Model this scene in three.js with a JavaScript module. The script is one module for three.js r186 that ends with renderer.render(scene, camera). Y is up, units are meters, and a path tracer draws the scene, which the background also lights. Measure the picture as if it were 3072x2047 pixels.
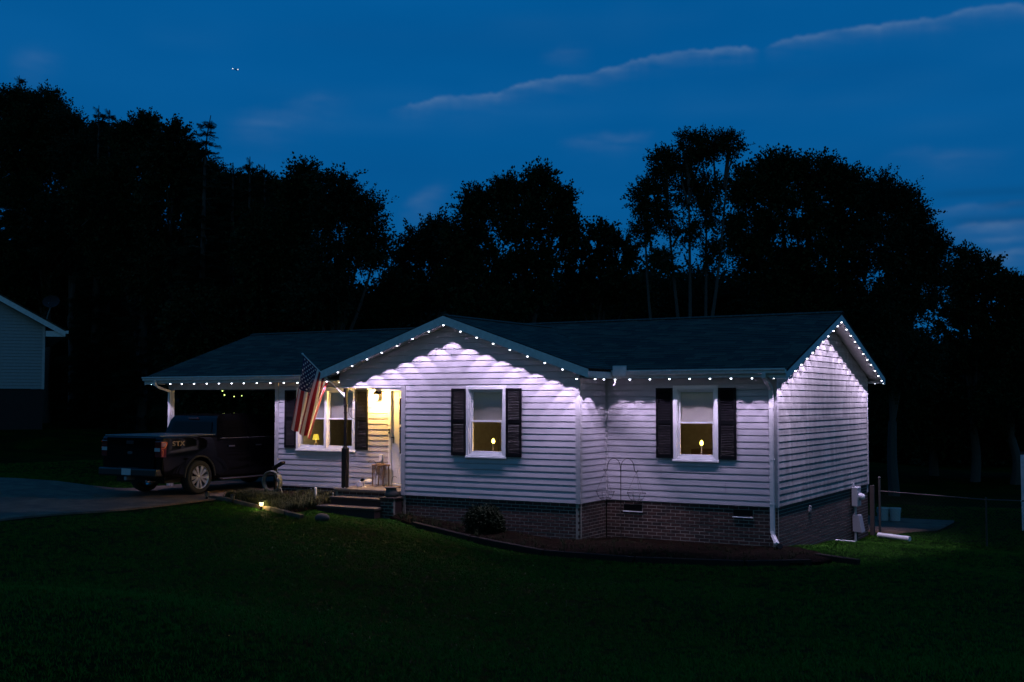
import * as THREE from 'three';
import { mergeGeometries, toCreasedNormals } from 'three/addons/utils/BufferGeometryUtils.js';
import { RoundedBoxGeometry } from 'three/addons/geometries/RoundedBoxGeometry.js';
import { ConvexGeometry } from 'three/addons/geometries/ConvexGeometry.js';
import { TextGeometry } from 'three/addons/geometries/TextGeometry.js';
import { FontLoader } from 'three/addons/loaders/FontLoader.js';

// ---------------------------------------------------------------- camera, sky, exposure
const scene = new THREE.Scene();
const V = (x, y, z) => new THREE.Vector3(x, y, z);
const FPX = 3479.09, EYE = V(6.911, 2.058, 21.927), YAW = -0.529, PITCH = 0.051;
const camera = new THREE.PerspectiveCamera(2 * Math.atan(1023.5 / FPX) * 180 / Math.PI, 1024 / 682, 0.1, 9000);
const FWD = V(Math.sin(YAW) * Math.cos(PITCH), Math.sin(PITCH), -Math.cos(YAW) * Math.cos(PITCH));
const RIGHT = V(Math.cos(YAW), 0, Math.sin(YAW)), UPV = RIGHT.clone().cross(FWD);
camera.position.copy(EYE);
camera.lookAt(EYE.clone().add(FWD));
const ray = (px, py) => FWD.clone().addScaledVector(RIGHT, (px - 1536) / FPX).addScaledVector(UPV, -(py - 1023.5) / FPX);
const at = (px, py, depth) => EYE.clone().addScaledVector(ray(px, py), depth);

const renderer = new THREE.WebGLRenderer({ antialias: true });
renderer.toneMapping = THREE.LinearToneMapping;
renderer.toneMappingExposure = 1;
renderer.shadowMap.enabled = true;

// seeded noise
function rng(seed) { let a = seed >>> 0; return () => { a = (a + 0x6D2B79F5) >>> 0; let t = a; t = Math.imul(t ^ (t >>> 15), t | 1); t ^= t + Math.imul(t ^ (t >>> 7), t | 61); return ((t ^ (t >>> 14)) >>> 0) / 4294967296; }; }
const hash2 = (x, y) => { let h = Math.imul(x | 0, 374761393) + Math.imul(y | 0, 668265263); h = Math.imul(h ^ (h >>> 13), 1274126177); return ((h ^ (h >>> 16)) >>> 0) / 4294967296; };
function vnoise(x, y, per = 0) {
  const ix = Math.floor(x), iy = Math.floor(y), fx = x - ix, fy = y - iy, u = fx * fx * (3 - 2 * fx), v = fy * fy * (3 - 2 * fy);
  const w = (a) => per ? ((a % per) + per) % per : a, h = (a, b) => hash2(w(a), w(b));
  return (h(ix, iy) * (1 - u) + h(ix + 1, iy) * u) * (1 - v) + (h(ix, iy + 1) * (1 - u) + h(ix + 1, iy + 1) * u) * v;
}
const fbm = (x, y, o = 4, per = 0) => { let s = 0, a = 0.5, n = 0; for (let i = 0; i < o; i++) { s += a * vnoise(x, y, per); n += a; a *= 0.5; x *= 2; y *= 2; per *= 2; } return s / n; };
const smooth = (a, b, t) => { t = Math.min(1, Math.max(0, (t - a) / (b - a))); return t * t * (3 - 2 * t); };

{ // late dusk: deep blue air with thin cloud streaks; the sun has set
  const W = 4096, H = 2048, data = new Float32Array(W * H * 4);
  const azel = (px, py) => { const d = ray(px, py).normalize(); return [Math.atan2(d.z, d.x), Math.asin(d.y)]; };
  // each streak: upper edge as a line of places, strength, softness below and above in degrees
  const streaks = [
    [[[820, 318], [960, 300], [1080, 315]], 0.25, 0.7, 0.3],
    [[[1150, 333], [1240, 317], [1330, 291], [1480, 283], [1600, 243], [1780, 222], [1900, 184], [2000, 164], [2110, 150], [2240, 142], [2290, 152]], 1.15, 0.27, 0.05],
    [[[2280, 152], [2330, 128], [2420, 108], [2600, 80], [2720, 68], [2840, 50], [2960, 20], [3072, 15], [3240, -20], [3450, -60]], 1.1, 0.24, 0.06],
    [[[1600, 175], [1700, 160], [1800, 148]], 0.25, 0.5, 0.3],
    [[[1640, 440], [1760, 424], [1880, 418], [1990, 400]], 0.5, 0.35, 0.25],
    [[[640, 400], [740, 382], [860, 365], [960, 350]], 0.35, 0.6, 0.6],
    [[[1180, 650], [1280, 585], [1370, 560]], 0.45, 0.7, 0.35],
    [[[2780, 700], [2860, 690], [2960, 675], [3100, 668], [3300, 650]], 0.84, 0.4, 0.12],
    [[[2840, 790], [2940, 775], [3072, 752], [3300, 730]], 0.84, 0.6, 0.15],
    [[[0, 190], [90, 178], [220, 185]], 0.25, 0.8, 0.5],
    [[[2600, 480], [2750, 462], [2900, 470], [3100, 455]], 0.3, 0.5, 0.3],
    [[[2720, 640], [2850, 628], [3000, 618], [3150, 600]], 0.5, 0.3, 0.12],
    [[[2880, 730], [2960, 722], [3072, 716], [3200, 700]], 0.5, 0.25, 0.12],
    [[[3120, 300], [3500, 240], [3900, 250], [4300, 180]], 0.4, 0.8, 0.3],
  ].map(([p, s, lo, hi]) => [p.map((q) => azel(...q)), s, lo, hi]);
  const dark = [[[2740, 590], [2860, 582], [3000, 575], [3200, 566]], [[2900, 622], [3000, 615], [3072, 610], [3300, 600]], [[2800, 668], [2950, 660], [3080, 655]]].map((p) => p.map((q) => azel(...q)));
  const D = 180 / Math.PI, GLOWAZ = Math.atan2(FWD.z, FWD.x);
  const edgeAt = (p, az) => { for (let i = 1; i < p.length; i++) { const [a, b] = [p[i - 1], p[i]]; if (az >= a[0] && az <= b[0]) { const t = (az - a[0]) / (b[0] - a[0]); return [a[1] + (b[1] - a[1]) * t, (i - 1 + t) / (p.length - 1)]; } } return null; };
  const cols = Array.from({ length: W }, (_, c) => { const az = ((c + 0.5) / W - 0.5) * 2 * Math.PI, wob = (fbm(az * 90, 5.5, 3) - 0.5) * 0.22 + (fbm(az * 260, 8.1, 3) - 0.5) * 0.1, out = []; for (const [p, s, lo, hg] of streaks) { const f = edgeAt(p, az); if (f) out.push([f[0], s * smooth(0, s > 0.85 ? 0.14 : 0.5, f[1]) * smooth(0, s > 0.85 ? 0.12 : 0.5, 1 - f[1]), lo, hg, wob]); } return out; });
  // broad mottling and faint streaks all round, on a coarse grid
  const CW = 512, CHH = 256, coarse = (fn) => { const a = new Float32Array((CW + 1) * (CHH + 1)); for (let j = 0; j <= CHH; j++) for (let i = 0; i <= CW; i++) a[j * (CW + 1) + i] = fn((i / CW - 0.5) * 2 * Math.PI, (j / CHH - 0.5) * Math.PI); return (c, r) => { const x = (c + 0.5) / W * CW, y = (r + 0.5) / H * CHH, i = Math.floor(x), j = Math.floor(y), u = x - i, v = y - j, k = j * (CW + 1) + i; return (a[k] * (1 - u) + a[k + 1] * u) * (1 - v) + (a[k + CW + 1] * (1 - u) + a[k + CW + 2] * u) * v; }; };
  const bigAt = coarse((az, el) => fbm(az * 5 + 31, el * 26 + 3, 4) - 0.5), faintAt = coarse((az, el) => smooth(0.58, 0.85, fbm(az * 4 + 9, el * 40 - az * 3, 4)));
  for (let r = 0; r < H; r++) {
    const el = ((r + 0.5) / H - 0.5) * Math.PI, e = Math.max(0, el * D);
    for (let c = 0; c < W; c++) {
      const az = ((c + 0.5) / W - 0.5) * 2 * Math.PI, k = (r * W + c) * 4;
      if (el < -0.02) { data[k] = 0.006; data[k + 1] = 0.07; data[k + 2] = 0.2; data[k + 3] = 1; continue; }
      const low = Math.exp(-e / 9), hi = smooth(25, 90, e);
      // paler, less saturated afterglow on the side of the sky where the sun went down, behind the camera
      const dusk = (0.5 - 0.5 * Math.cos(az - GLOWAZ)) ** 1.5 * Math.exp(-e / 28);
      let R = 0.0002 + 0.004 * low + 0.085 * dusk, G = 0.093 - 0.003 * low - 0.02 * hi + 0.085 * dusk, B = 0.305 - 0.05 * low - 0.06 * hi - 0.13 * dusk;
      const big = bigAt(c, r);
      R += 0.003 * Math.max(0, big); G *= 1 + 0.24 * big; B *= 1 + 0.18 * big;
      // faint streaks all round the sky
      if (el > 0 && e < 60) {
        const s = faintAt(c, r) * 0.25;
        R += 0.012 * s; G += 0.022 * s; B += 0.02 * s;
      }
      for (const [edge, s, lo, hg, wob] of cols[c]) {
        const t = (edge - el) * D + wob; if (t < -1 || t > 4) continue;
        const v = (t < 0 ? Math.exp(-((t / hg) ** 2)) : Math.exp(-t / lo)) * s * (0.25 + 1.6 * (fbm(az * 45 + el * 60, el * 220, 4) - 0.15));
        R += 0.046 * v; G += 0.048 * v; B += 0.035 * v;
      }
      if (e < 18) for (const p of dark) { const f = edgeAt(p, az); if (f) { const v = Math.exp(-((((f[0] - el) * D) / 0.22) ** 2)) * smooth(0, 0.4, f[1]) * 0.14; G *= 1 - v; B *= 1 - v; } }
      data[k] = R; data[k + 1] = G; data[k + 2] = B; data[k + 3] = 1;
    }
  }
  const sky = new THREE.DataTexture(data, W, H, THREE.RGBAFormat, THREE.FloatType);
  sky.mapping = THREE.EquirectangularReflectionMapping; sky.magFilter = THREE.LinearFilter; sky.needsUpdate = true;
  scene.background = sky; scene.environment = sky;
}

// ---------------------------------------------------------------- helpers
const used = new Map();
const numbered = (n) => { const k = used.get(n) ?? 0; used.set(n, k + 1); return k ? n + '_' + String(k).padStart(3, '0') : n; };
function put(o, parent) { o.castShadow = o.receiveShadow = true; parent.add(o); return o; }
function part(name, geo, m, parent, label) { const o = new THREE.Mesh(Array.isArray(geo) ? join(geo) : geo, m); o.name = name; if (label) o.userData.label = label; return put(o, parent); }
function tag(o, label, category, group) { o.userData.label = label; o.userData.category = category; if (group) o.userData.group = group; return o; }
function thing(name, label, category, pos = [0, 0, 0], turn = 0, group) { const o = new THREE.Group(); o.name = numbered(name); o.position.set(...pos); o.rotation.y = turn; scene.add(o); return tag(o, label, category, group); }
function single(name, geo, m, label, category, group) { const o = part(numbered(name), geo, m, scene); return tag(o, label, category, group); }
function setting(name, geo, m) { const o = part(numbered(name), geo, m, scene); o.userData.kind = 'structure'; return o; }
function stuff(o) { o.userData.kind = 'stuff'; return o; }
function join(list) {
  const same = list.map((g) => { const n = g.index ? g.toNonIndexed() : g; for (const k of Object.keys(n.attributes)) if (!['position', 'normal', 'uv'].includes(k)) n.deleteAttribute(k); if (!n.attributes.uv) n.setAttribute('uv', new THREE.BufferAttribute(new Float32Array(n.attributes.position.count * 2), 2)); return n; });
  return mergeGeometries(same);
}
// uv in metres on a box
function metric(g) { const p = g.attributes.position, n = g.attributes.normal, u = g.attributes.uv; for (let i = 0; i < p.count; i++) { const a = Math.abs(n.getX(i)), b = Math.abs(n.getY(i)), c = Math.abs(n.getZ(i)); if (a > b && a > c) u.setXY(i, p.getZ(i), p.getY(i)); else if (b > c) u.setXY(i, p.getX(i), p.getZ(i)); else u.setXY(i, p.getX(i), p.getY(i)); } return g; }
const bx = (x0, x1, y0, y1, z0, z1) => metric(new THREE.BoxGeometry(x1 - x0, y1 - y0, z1 - z0).translate((x0 + x1) / 2, (y0 + y1) / 2, (z0 + z1) / 2));
const rbx = (x0, x1, y0, y1, z0, z1, r = 0.006, s = 2) => metric(new RoundedBoxGeometry(x1 - x0, y1 - y0, z1 - z0, s, r).translate((x0 + x1) / 2, (y0 + y1) / 2, (z0 + z1) / 2));
const tube = (pts, r, rs = 6, seg = 0) => new THREE.TubeGeometry(new THREE.CatmullRomCurve3(pts.map((p) => p.isVector3 ? p : V(...p)), false, 'catmullrom', 0.5), seg || Math.max(4, pts.length * 4), r, rs);
const bar = (a, b, r, rs = 6, r2 = r) => { const A = V(...a), B = V(...b), d = B.clone().sub(A), g = new THREE.CylinderGeometry(r2, r, d.length(), rs); g.translate(0, d.length() / 2, 0); g.applyQuaternion(new THREE.Quaternion().setFromUnitVectors(V(0, 1, 0), d.normalize())); return g.translate(A.x, A.y, A.z); };
const lathe = (pts, seg = 20) => new THREE.LatheGeometry(pts.map((p) => new THREE.Vector2(...p)), seg);
// closed outline (u, v) extruded along x from x0 to x1; outline given as (z, y)
function extrudeX(outline, x0, x1) { const s = new THREE.Shape(outline.map(([z, y]) => new THREE.Vector2(-z, y))); return new THREE.ExtrudeGeometry(s, { depth: x1 - x0, bevelEnabled: false }).rotateY(Math.PI / 2).translate(x0, 0, 0); }
function quads(list) { // list of [a,b,c,d] points, flat shaded, uv from the two longest axes
  const pos = [], uv = [];
  for (const q of list) for (const i of q.length === 4 ? [0, 1, 2, 0, 2, 3] : [0, 1, 2]) { pos.push(...q[i]); uv.push(q[i][0] + q[i][2], q[i][1]); }
  const g = new THREE.BufferGeometry(); g.setAttribute('position', new THREE.Float32BufferAttribute(pos, 3)); g.setAttribute('uv', new THREE.Float32BufferAttribute(uv, 2)); g.computeVertexNormals(); return g;
}
function canvasTex(w, h, draw, srgb = true) {
  const d = new Uint8Array(w * h * 4);
  for (let y = 0; y < h; y++) for (let x = 0; x < w; x++) { const c = draw(x / w, y / h, x, y), k = (y * w + x) * 4; for (let i = 0; i < 3; i++) d[k + i] = Math.max(0, Math.min(255, Math.round((c[i] ?? c[0]) * 255))); d[k + 3] = 255; }
  const t = new THREE.DataTexture(d, w, h); t.wrapS = t.wrapT = THREE.RepeatWrapping; t.magFilter = THREE.LinearFilter; t.minFilter = THREE.LinearMipmapLinearFilter; if (srgb) t.colorSpace = THREE.SRGBColorSpace; t.needsUpdate = true; return t;
}
const rep = (t, x, y = x) => { const c = t.clone(); c.repeat.set(x, y); c.needsUpdate = true; return c; };
const lin = (r, g, b) => new THREE.Color().setRGB(r, g, b);
const std = (c, roughness = 0.7, more = {}) => new THREE.MeshStandardMaterial({ color: Array.isArray(c) ? lin(...c) : c, roughness, ...more });
const phy = (c, roughness = 0.5, more = {}) => new THREE.MeshPhysicalMaterial({ color: Array.isArray(c) ? lin(...c) : c, roughness, ...more });

// ---------------------------------------------------------------- materials
const grain = canvasTex(256, 256, (u, v) => { const n = 0.86 + 0.14 * fbm(u * 16, v * 16, 5, 16); return [n, n, n]; });
const fineBump = canvasTex(256, 256, (u, v) => [fbm(u * 64, v * 64, 3, 64)], false);
const vinylTex = canvasTex(512, 256, (u, v) => { const n = 0.9 + 0.08 * fbm(u * 3, v * 24, 4, 3) + 0.05 * (fbm(u * 24, v * 8, 3, 8) - 0.5); return [n, n * 0.995, n]; });
// weathered siding on the gable end: chalky and mildewed streaks running down it
const stainTex = canvasTex(1024, 512, (u, v) => {
  const col = fbm(u * 30, v * 2, 4, 30), blotch = fbm(u * 20, v * 14, 4, 2), spots = smooth(0.62, 0.8, fbm(u * 90, v * 60, 3, 30));
  const n = 0.72 + 0.24 * (col - 0.5) + 0.26 * (blotch - 0.5) - 0.1 * spots; return [n, n * 1.0, n * 0.98];
});
const shingleTex = canvasTex(512, 512, (u, v) => {
  const row = Math.floor(v * 24), x = u * 10 + (row % 2) * 0.5 + hash2(row, 7) * 0.4, tab = hash2(Math.floor(x), row), n = 0.45 + 0.45 * tab + 0.3 * (fbm(u * 200, v * 200, 2, 200) - 0.5);
  return [n, n * 0.98, n * 0.95];
});
const soilTex = canvasTex(512, 512, (u, v) => { const n = 0.35 + 0.9 * (fbm(u * 40, v * 40, 5, 40) - 0.25), w = fbm(u * 6, v * 6, 3, 6); return [n * (0.9 + 0.2 * w), n * 0.86, n * 0.74]; });
const lawnTex = canvasTex(1024, 1024, (u, v) => {
  const a = fbm(u * 8, v * 8, 4, 8), b = fbm(u * 160, v * 160, 3, 160), n = 0.5 + 0.5 * (b - 0.5) + 0.45 * (a - 0.5), dry = smooth(0.55, 0.75, fbm(u * 14 + 5, v * 14, 3, 14));
  return [n * (0.62 + 0.25 * dry), n * 0.82, n * 0.32];
});
const concTex = canvasTex(512, 512, (u, v) => { const n = 0.62 + 0.4 * (fbm(u * 10, v * 10, 5, 10) - 0.5) + 0.16 * (fbm(u * 120, v * 120, 2, 120) - 0.5); return [n, n * 0.97, n * 0.92]; });
const waveTex = canvasTex(512, 512, (u, v) => [0.75 * fbm(u * 14, v * 40, 3, 2) + 0.25 * fbm(u * 60, v * 30, 2, 30)], false);
const SIDING = std([0.5, 0.485, 0.525], 0.48, { map: rep(vinylTex, 0.4, 1), bumpMap: rep(waveTex, 0.25), bumpScale: 0.005 });
const SIDING_OLD = std([0.58, 0.57, 0.585], 0.6, { map: rep(stainTex, 0.3, 0.6), bumpMap: rep(waveTex, 0.25), bumpScale: 0.005 });
const TRIM = std([0.76, 0.755, 0.76], 0.42, { map: grain });
const TRIM_GREY = std([0.48, 0.47, 0.49], 0.45, { map: grain });
const SASH = std([0.78, 0.78, 0.8], 0.32);
const LOUVRE = phy([0.006, 0.006, 0.009], 0.35, { specularIntensity: 0.55 });
const SHUTTER = phy([0.004, 0.0045, 0.006], 0.5, { specularIntensity: 0.25 });
const ROOF = std([0.09, 0.075, 0.05], 0.93, { map: shingleTex, bumpMap: shingleTex, bumpScale: 0.006 });
const MORTAR = std([0.32, 0.28, 0.23], 0.95, { map: grain });
const BRICKS = [[0.064, 0.026, 0.02], [0.048, 0.021, 0.017], [0.08, 0.034, 0.026], [0.034, 0.018, 0.016], [0.064, 0.036, 0.03]].map((c) => std(c, 0.9, { map: grain, bumpMap: fineBump, bumpScale: 0.003 }));
const GLASS = phy([1, 1, 1], 0.02, { transmission: 1, ior: 1.5 });
const DARKMETAL = std([0.012, 0.012, 0.013], 0.45, { metalness: 0.6 });
const BLACK = phy([0.005, 0.005, 0.006], 0.5, { specularIntensity: 0.4 });
const STEEL = std([0.42, 0.42, 0.43], 0.38, { metalness: 0.9 });
const WHITEPLASTIC = std([0.72, 0.72, 0.72], 0.4);
const CONCRETE = std([0.3, 0.2, 0.135], 0.9, { map: rep(concTex, 0.35), bumpMap: rep(concTex, 1.4), bumpScale: 0.004 });
const SOIL = phy([0.022, 0.016, 0.012], 0.97, { specularIntensity: 0.08, map: rep(soilTex, 0.8), bumpMap: rep(soilTex, 0.8), bumpScale: 0.03 });
const ROOMWALL = std([0.5, 0.45, 0.33], 0.9, { map: grain });
const WOOD = std([0.2, 0.12, 0.07], 0.75, { map: grain });
const DARKWOOD = phy([0.02, 0.015, 0.012], 0.85, { specularIntensity: 0.25, map: grain, bumpMap: fineBump, bumpScale: 0.004 });

// ---------------------------------------------------------------- ground
const HEIGHTS = [[0, 0, -0.79], [0, -3, -1.0], [0, -6, -1.28], [3, -7, -1.34], [0, -11.4, -1.38], [10, -10, -1.5], [1.4, 0.8, -0.87], [-3.6, 1.5, -0.8], [-3.6, 0, -0.8], [-1.5, 0, -0.8], [-6, 1.4, -0.62], [-8, 1.4, -0.47], [-8, 3, -0.46], [-3, 3.4, -0.8], [0, 3.4, -0.8],
  [-10.7, 2.6, -0.33], [-12.7, 2, -0.24], [-14.5, 1.5, -0.23], [-14.5, -3, -0.23], [-16, -6, -0.23], [-12.7, 7.7, -0.22], [-20, 3, -0.03], [-22, -5, 0.2], [-33, -8, 0.9], [-12, 0.3, -0.22], [-10, 0.6, -0.28], [0, 8, -0.66], [-6, 8, -0.42], [7, 14, -0.1], [7, 22, 0.3], [-3, 16, 0.12], [-14, 16, 0.1], [-30, 16, 0.5],
  [20, 10, -0.7], [20, -20, -1.7], [0, -22, -1.5], [-6, -12, -0.9], [0, -45, -1.5], [-20, -30, 0.4], [-45, -30, 2], [40, -40, -2], [-60, 10, 2], [60, 30, -0.4], [0, 60, 0.8], [-14.5, -9, -0.25], [5, 3, -0.92], [4, -2, -1.1]];
const HCACHE = new Map();
function groundY(x, z) { // bilinear between cached heights on a 0.4 m grid
  const u = x / 0.4, v = z / 0.4, i = Math.floor(u), j = Math.floor(v), a = u - i, b = v - j;
  const h = (p, q) => { const k = p * 65536 + q; let y = HCACHE.get(k); if (y === undefined) HCACHE.set(k, y = groundH(p * 0.4, q * 0.4)); return y; };
  return (h(i, j) * (1 - a) + h(i + 1, j) * a) * (1 - b) + (h(i, j + 1) * (1 - a) + h(i + 1, j + 1) * a) * b;
}
function groundH(x, z) {
  let s = 0, w = 0;
  for (const [a, b, h] of HEIGHTS) { const d = (x - a) * (x - a) + (z - b) * (z - b) + 1.2, k = 1 / (d * Math.sqrt(d) * Math.sqrt(Math.sqrt(d))); s += h * k; w += k; }
  return s / w;
}
function sheet(us, vs, fn, skirt = 0) { // grid mesh of fn(u, v) -> [x, y, z]; uv in metres
  const pos = [], uv = [], idx = [], n = vs.length;
  for (const u of us) for (const v of vs) { const p = fn(u, v); pos.push(...p); uv.push(p[0], p[2]); }
  for (let i = 0; i < us.length - 1; i++) for (let j = 0; j < n - 1; j++) { const a = i * n + j; idx.push(a, a + 1, a + n, a + 1, a + n + 1, a + n); }
  if (skirt) {
    const ring = []; for (let j = 0; j < n; j++) ring.push(j); for (let i = 1; i < us.length; i++) ring.push(i * n + n - 1); for (let j = n - 2; j >= 0; j--) ring.push((us.length - 1) * n + j); for (let i = us.length - 2; i > 0; i--) ring.push(i * n);
    const base = pos.length / 3; ring.forEach((k) => { pos.push(pos[k * 3], pos[k * 3 + 1] - skirt, pos[k * 3 + 2]); uv.push(uv[k * 2], uv[k * 2 + 1] + skirt); });
    ring.forEach((k, i) => { const k2 = ring[(i + 1) % ring.length], a = base + i, b = base + (i + 1) % ring.length; idx.push(k, a, k2, k2, a, b); });
  }
  const g = new THREE.BufferGeometry(); g.setAttribute('position', new THREE.Float32BufferAttribute(pos, 3)); g.setAttribute('uv', new THREE.Float32BufferAttribute(uv, 2)); g.setIndex(idx); g.computeVertexNormals(); return g;
}
const span = (a, b, n) => Array.from({ length: n + 1 }, (_, i) => a + (b - a) * i / n);
const grow = (c, near, n, far) => { const out = []; for (let i = -n; i <= n; i++) { const t = i / n; out.push(c + near * t * n * 0.5 * (1 - Math.abs(t) ** 5) + Math.sign(t) * Math.abs(t) ** 5 * far); } return out; };
const LAWN = phy([0.036, 0.11, 0.015], 0.95, { specularIntensity: 0.05, map: rep(lawnTex, 0.22), bumpMap: rep(lawnTex, 0.6), bumpScale: 0.03 });
setting('lawn', sheet(grow(-4, 0.5, 130, 420), grow(4, 0.5, 130, 420), (x, z) => [x, groundY(x, z), z]), LAWN);
{ // drive: carport pad, then a wide apron that swings off to the side street
  const left = (z) => -16.6 - 17 * smooth(1.2, 3.6, z), right = (z) => -12.72 + 0.25 * smooth(3, 9, z) + 0.1 * Math.sin(z * 0.7);
  setting('driveway', sheet([...span(-7.6, 1, 12), ...span(1.2, 4, 16), ...span(4.5, 13, 16)], span(0, 1, 26), (z, t) => { const x = left(z) + (right(z) - left(z)) * t; return [x, groundY(x, z) + 0.035, z]; }, 0.12), CONCRETE);
}

// ---------------------------------------------------------------- the house
const house = thing('house', 'single storey house with grey vinyl siding, brick base and dark gabled roof', 'house');
const C0 = 0.105, CH = 0.127; // first lap line and lap spacing of the siding
function plankGeo(y0, y1, b0, b1, t0, t1) { // bottom edge from b0 to b1, top edge from t0 to t1
  const nb = 0.0088, nt = 0.0005, r = 0.0022, back = -0.0135, cav = Math.min(0.014, (y1 - y0) * 0.3); // the butt of the course above overhangs a dark recess
  const A = (u, y, n) => [u, y, n], f = y0 + r;
  const rows = [[y1, back + 0.002, 1], [y1 - cav, back + 0.002, 1], [y1 - cav - 0.002, nt, 1], [f, nb, 0], [y0, nb - 0.003, 0], [y0, back, 0]];
  const end = (side) => rows.map(([y, n, top]) => A(side ? (top ? t1 : b1) : (top ? t0 : b0), y, n));
  const L = end(0), R = end(1), q = [];
  for (let i = 0; i < 5; i++) q.push([L[i + 1], R[i + 1], R[i], L[i]]);
  q.push([L[1], L[5], L[2]], [L[2], L[5], L[4]], [L[2], L[4], L[3]], [R[1], R[2], R[5]], [R[2], R[4], R[5]], [R[2], R[3], R[4]]);
  return quads(q);
}
let plankCount = 0;
function sidingWall(name, pos, turn, { outline, L, R, top, holes = [], mat = SIDING, seed = 1 }) {
  const s = new THREE.Shape(outline.map((p) => new THREE.Vector2(...p)));
  for (const [a, b, c, d] of holes) s.holes.push(new THREE.Path([V(a, c, 0), V(b, c, 0), V(b, d, 0), V(a, d, 0)].map((p) => new THREE.Vector2(p.x, p.y))));
  const w = part(name, new THREE.ExtrudeGeometry(s, { depth: 0.11, bevelEnabled: false }).translate(0, 0, -0.1245), TRIM_GREY, house);
  w.position.set(...pos); w.rotation.y = turn;
  const rnd = rng(seed);
  for (let k = 0, y0 = 0; y0 < top - 0.01; k++) {
    const y1 = Math.min(top, C0 + CH * k), ya = y0; y0 = y1;
    const j = (rnd() - 0.5) * 0.0012;
    const add = (b0, b1, t0, t1, c, d) => {
      // panels come in lengths: long runs show a staggered overlap joint
      const len = Math.min(b1, t1) - Math.max(b0, t0); if (len > 2.4 && len < 20) { const m = Math.max(b0, t0) + len * (0.2 + 0.6 * hash2(Math.floor(k / 2) + seed * 17, 5)); add(b0, m + 0.02, t0, m + 0.02, c, d); const w2 = add(m, b1, m, t1, c, d); if (w2) w2.position.z = 0.0016; return; } if (Math.max(b1 - b0, t1 - t0) > 0.01 && d - c > 0.004) { const m = part('siding_plank', plankGeo(c, d, b0, b1, t0, t1).translate(0, 0, j), mat, w); plankCount++; return m; } };
    const cut = holes.filter((h) => h[2] < y1 - 0.002 && h[3] > ya + 0.002).sort((a, b) => a[0] - b[0]);
    let l = [L(ya + 0.001), L(y1 - 0.001)]; const r = [R(ya + 0.001), R(y1 - 0.001)];
    if (r[0] - l[0] < 0.02 && r[1] - l[1] < 0.02) continue;
    for (const h of cut) { add(l[0], h[0], l[1], h[0], ya, y1); if (h[2] > ya) add(h[0], h[1], h[0], h[1], ya, h[2]); if (h[3] < y1) add(h[0], h[1], h[0], h[1], h[3], y1); l = [h[1], h[1]]; }
    add(l[0], Math.max(r[0], l[0]), l[1], Math.max(r[1], l[1]), ya, y1);
  }
  return w;
}
const BZ = 1.22, BL = -7.97, BR = -3.63, GL = -9.72, APX = -6.675, GS = 0.342, GTOP = 3.85; // front gable
const gableTop = (x) => GTOP - GS * Math.abs(x - APX);
const MR = 3.99, MS = 0.327, MZ = -3.65; // main roof
const mainTop = (z) => MR - MS * Math.abs(z - MZ);
const WIN = { mid: [-6.29, -5.34, 0.88, 2.34], right: [-2.11, -1.18, 0.86, 2.34], living: [-12.0, -10.21, 0.86, 2.35], door: [-9.22, -8.16, 0.1, 2.35] };
const gy = GTOP - 0.15;
sidingWall('gable_front_wall', [0, 0, BZ], 0, {
  outline: [[BL, 0], [BR, 0], [BR, gy - GS * (BR - APX)], [APX, gy], [GL, gy - GS * (APX - GL)], [GL, 2.37], [BL, 2.37]],
  L: (y) => y < 2.37 ? BL : Math.max(GL, APX - (gy - y) / GS), R: (y) => Math.min(BR, APX + (gy - y) / GS), top: gy - 0.02, holes: [WIN.mid], seed: 3 });
const box4 = (a, b, c, d) => [[a, c], [b, c], [b, d], [a, d]];
sidingWall('bedroom_front_wall', [0, 0, 0], 0, { outline: box4(BR, 0, 0, 2.52), L: () => BR, R: () => 0, top: 2.52, holes: [WIN.right], seed: 4 });
sidingWall('living_room_front_wall', [0, 0, 0], 0, { outline: box4(-12.69, BL, -0.03, 2.52), L: () => -12.69, R: () => BL, top: 2.52, holes: [WIN.living, WIN.door], seed: 5 });
sidingWall('bay_side_wall', [BR, 0, BZ], Math.PI / 2, { outline: box4(0, BZ, 0, 2.5), L: () => 0, R: () => BZ, top: 2.5, seed: 6 });
sidingWall('porch_side_wall', [BL, 0, 0], -Math.PI / 2, { outline: box4(0, BZ, 0, 2.37), L: () => 0, R: () => BZ, top: 2.37, seed: 7 });
const ry = MR - 0.13;
sidingWall('gable_end_wall', [0, 0, 0], Math.PI / 2, { outline: [[0, 0], [7.3, 0], [7.3, ry - MS * 3.65], [3.65, ry], [0, ry - MS * 3.65]], L: (y) => Math.max(0, 3.65 - (ry - y) / MS), R: (y) => Math.min(7.3, 3.65 + (ry - y) / MS), top: ry - 0.02, mat: SIDING_OLD, seed: 8 });
sidingWall('carport_side_wall', [-12.69, 0, -7.3], -Math.PI / 2, { outline: box4(0, 7.3, -0.2, 2.5), L: () => 0, R: () => 7.3, top: 2.5, seed: 9 });
part('rear_wall', bx(-12.69, 0, -0.2, 2.6, -7.3, -7.2), SIDING, house);
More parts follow.
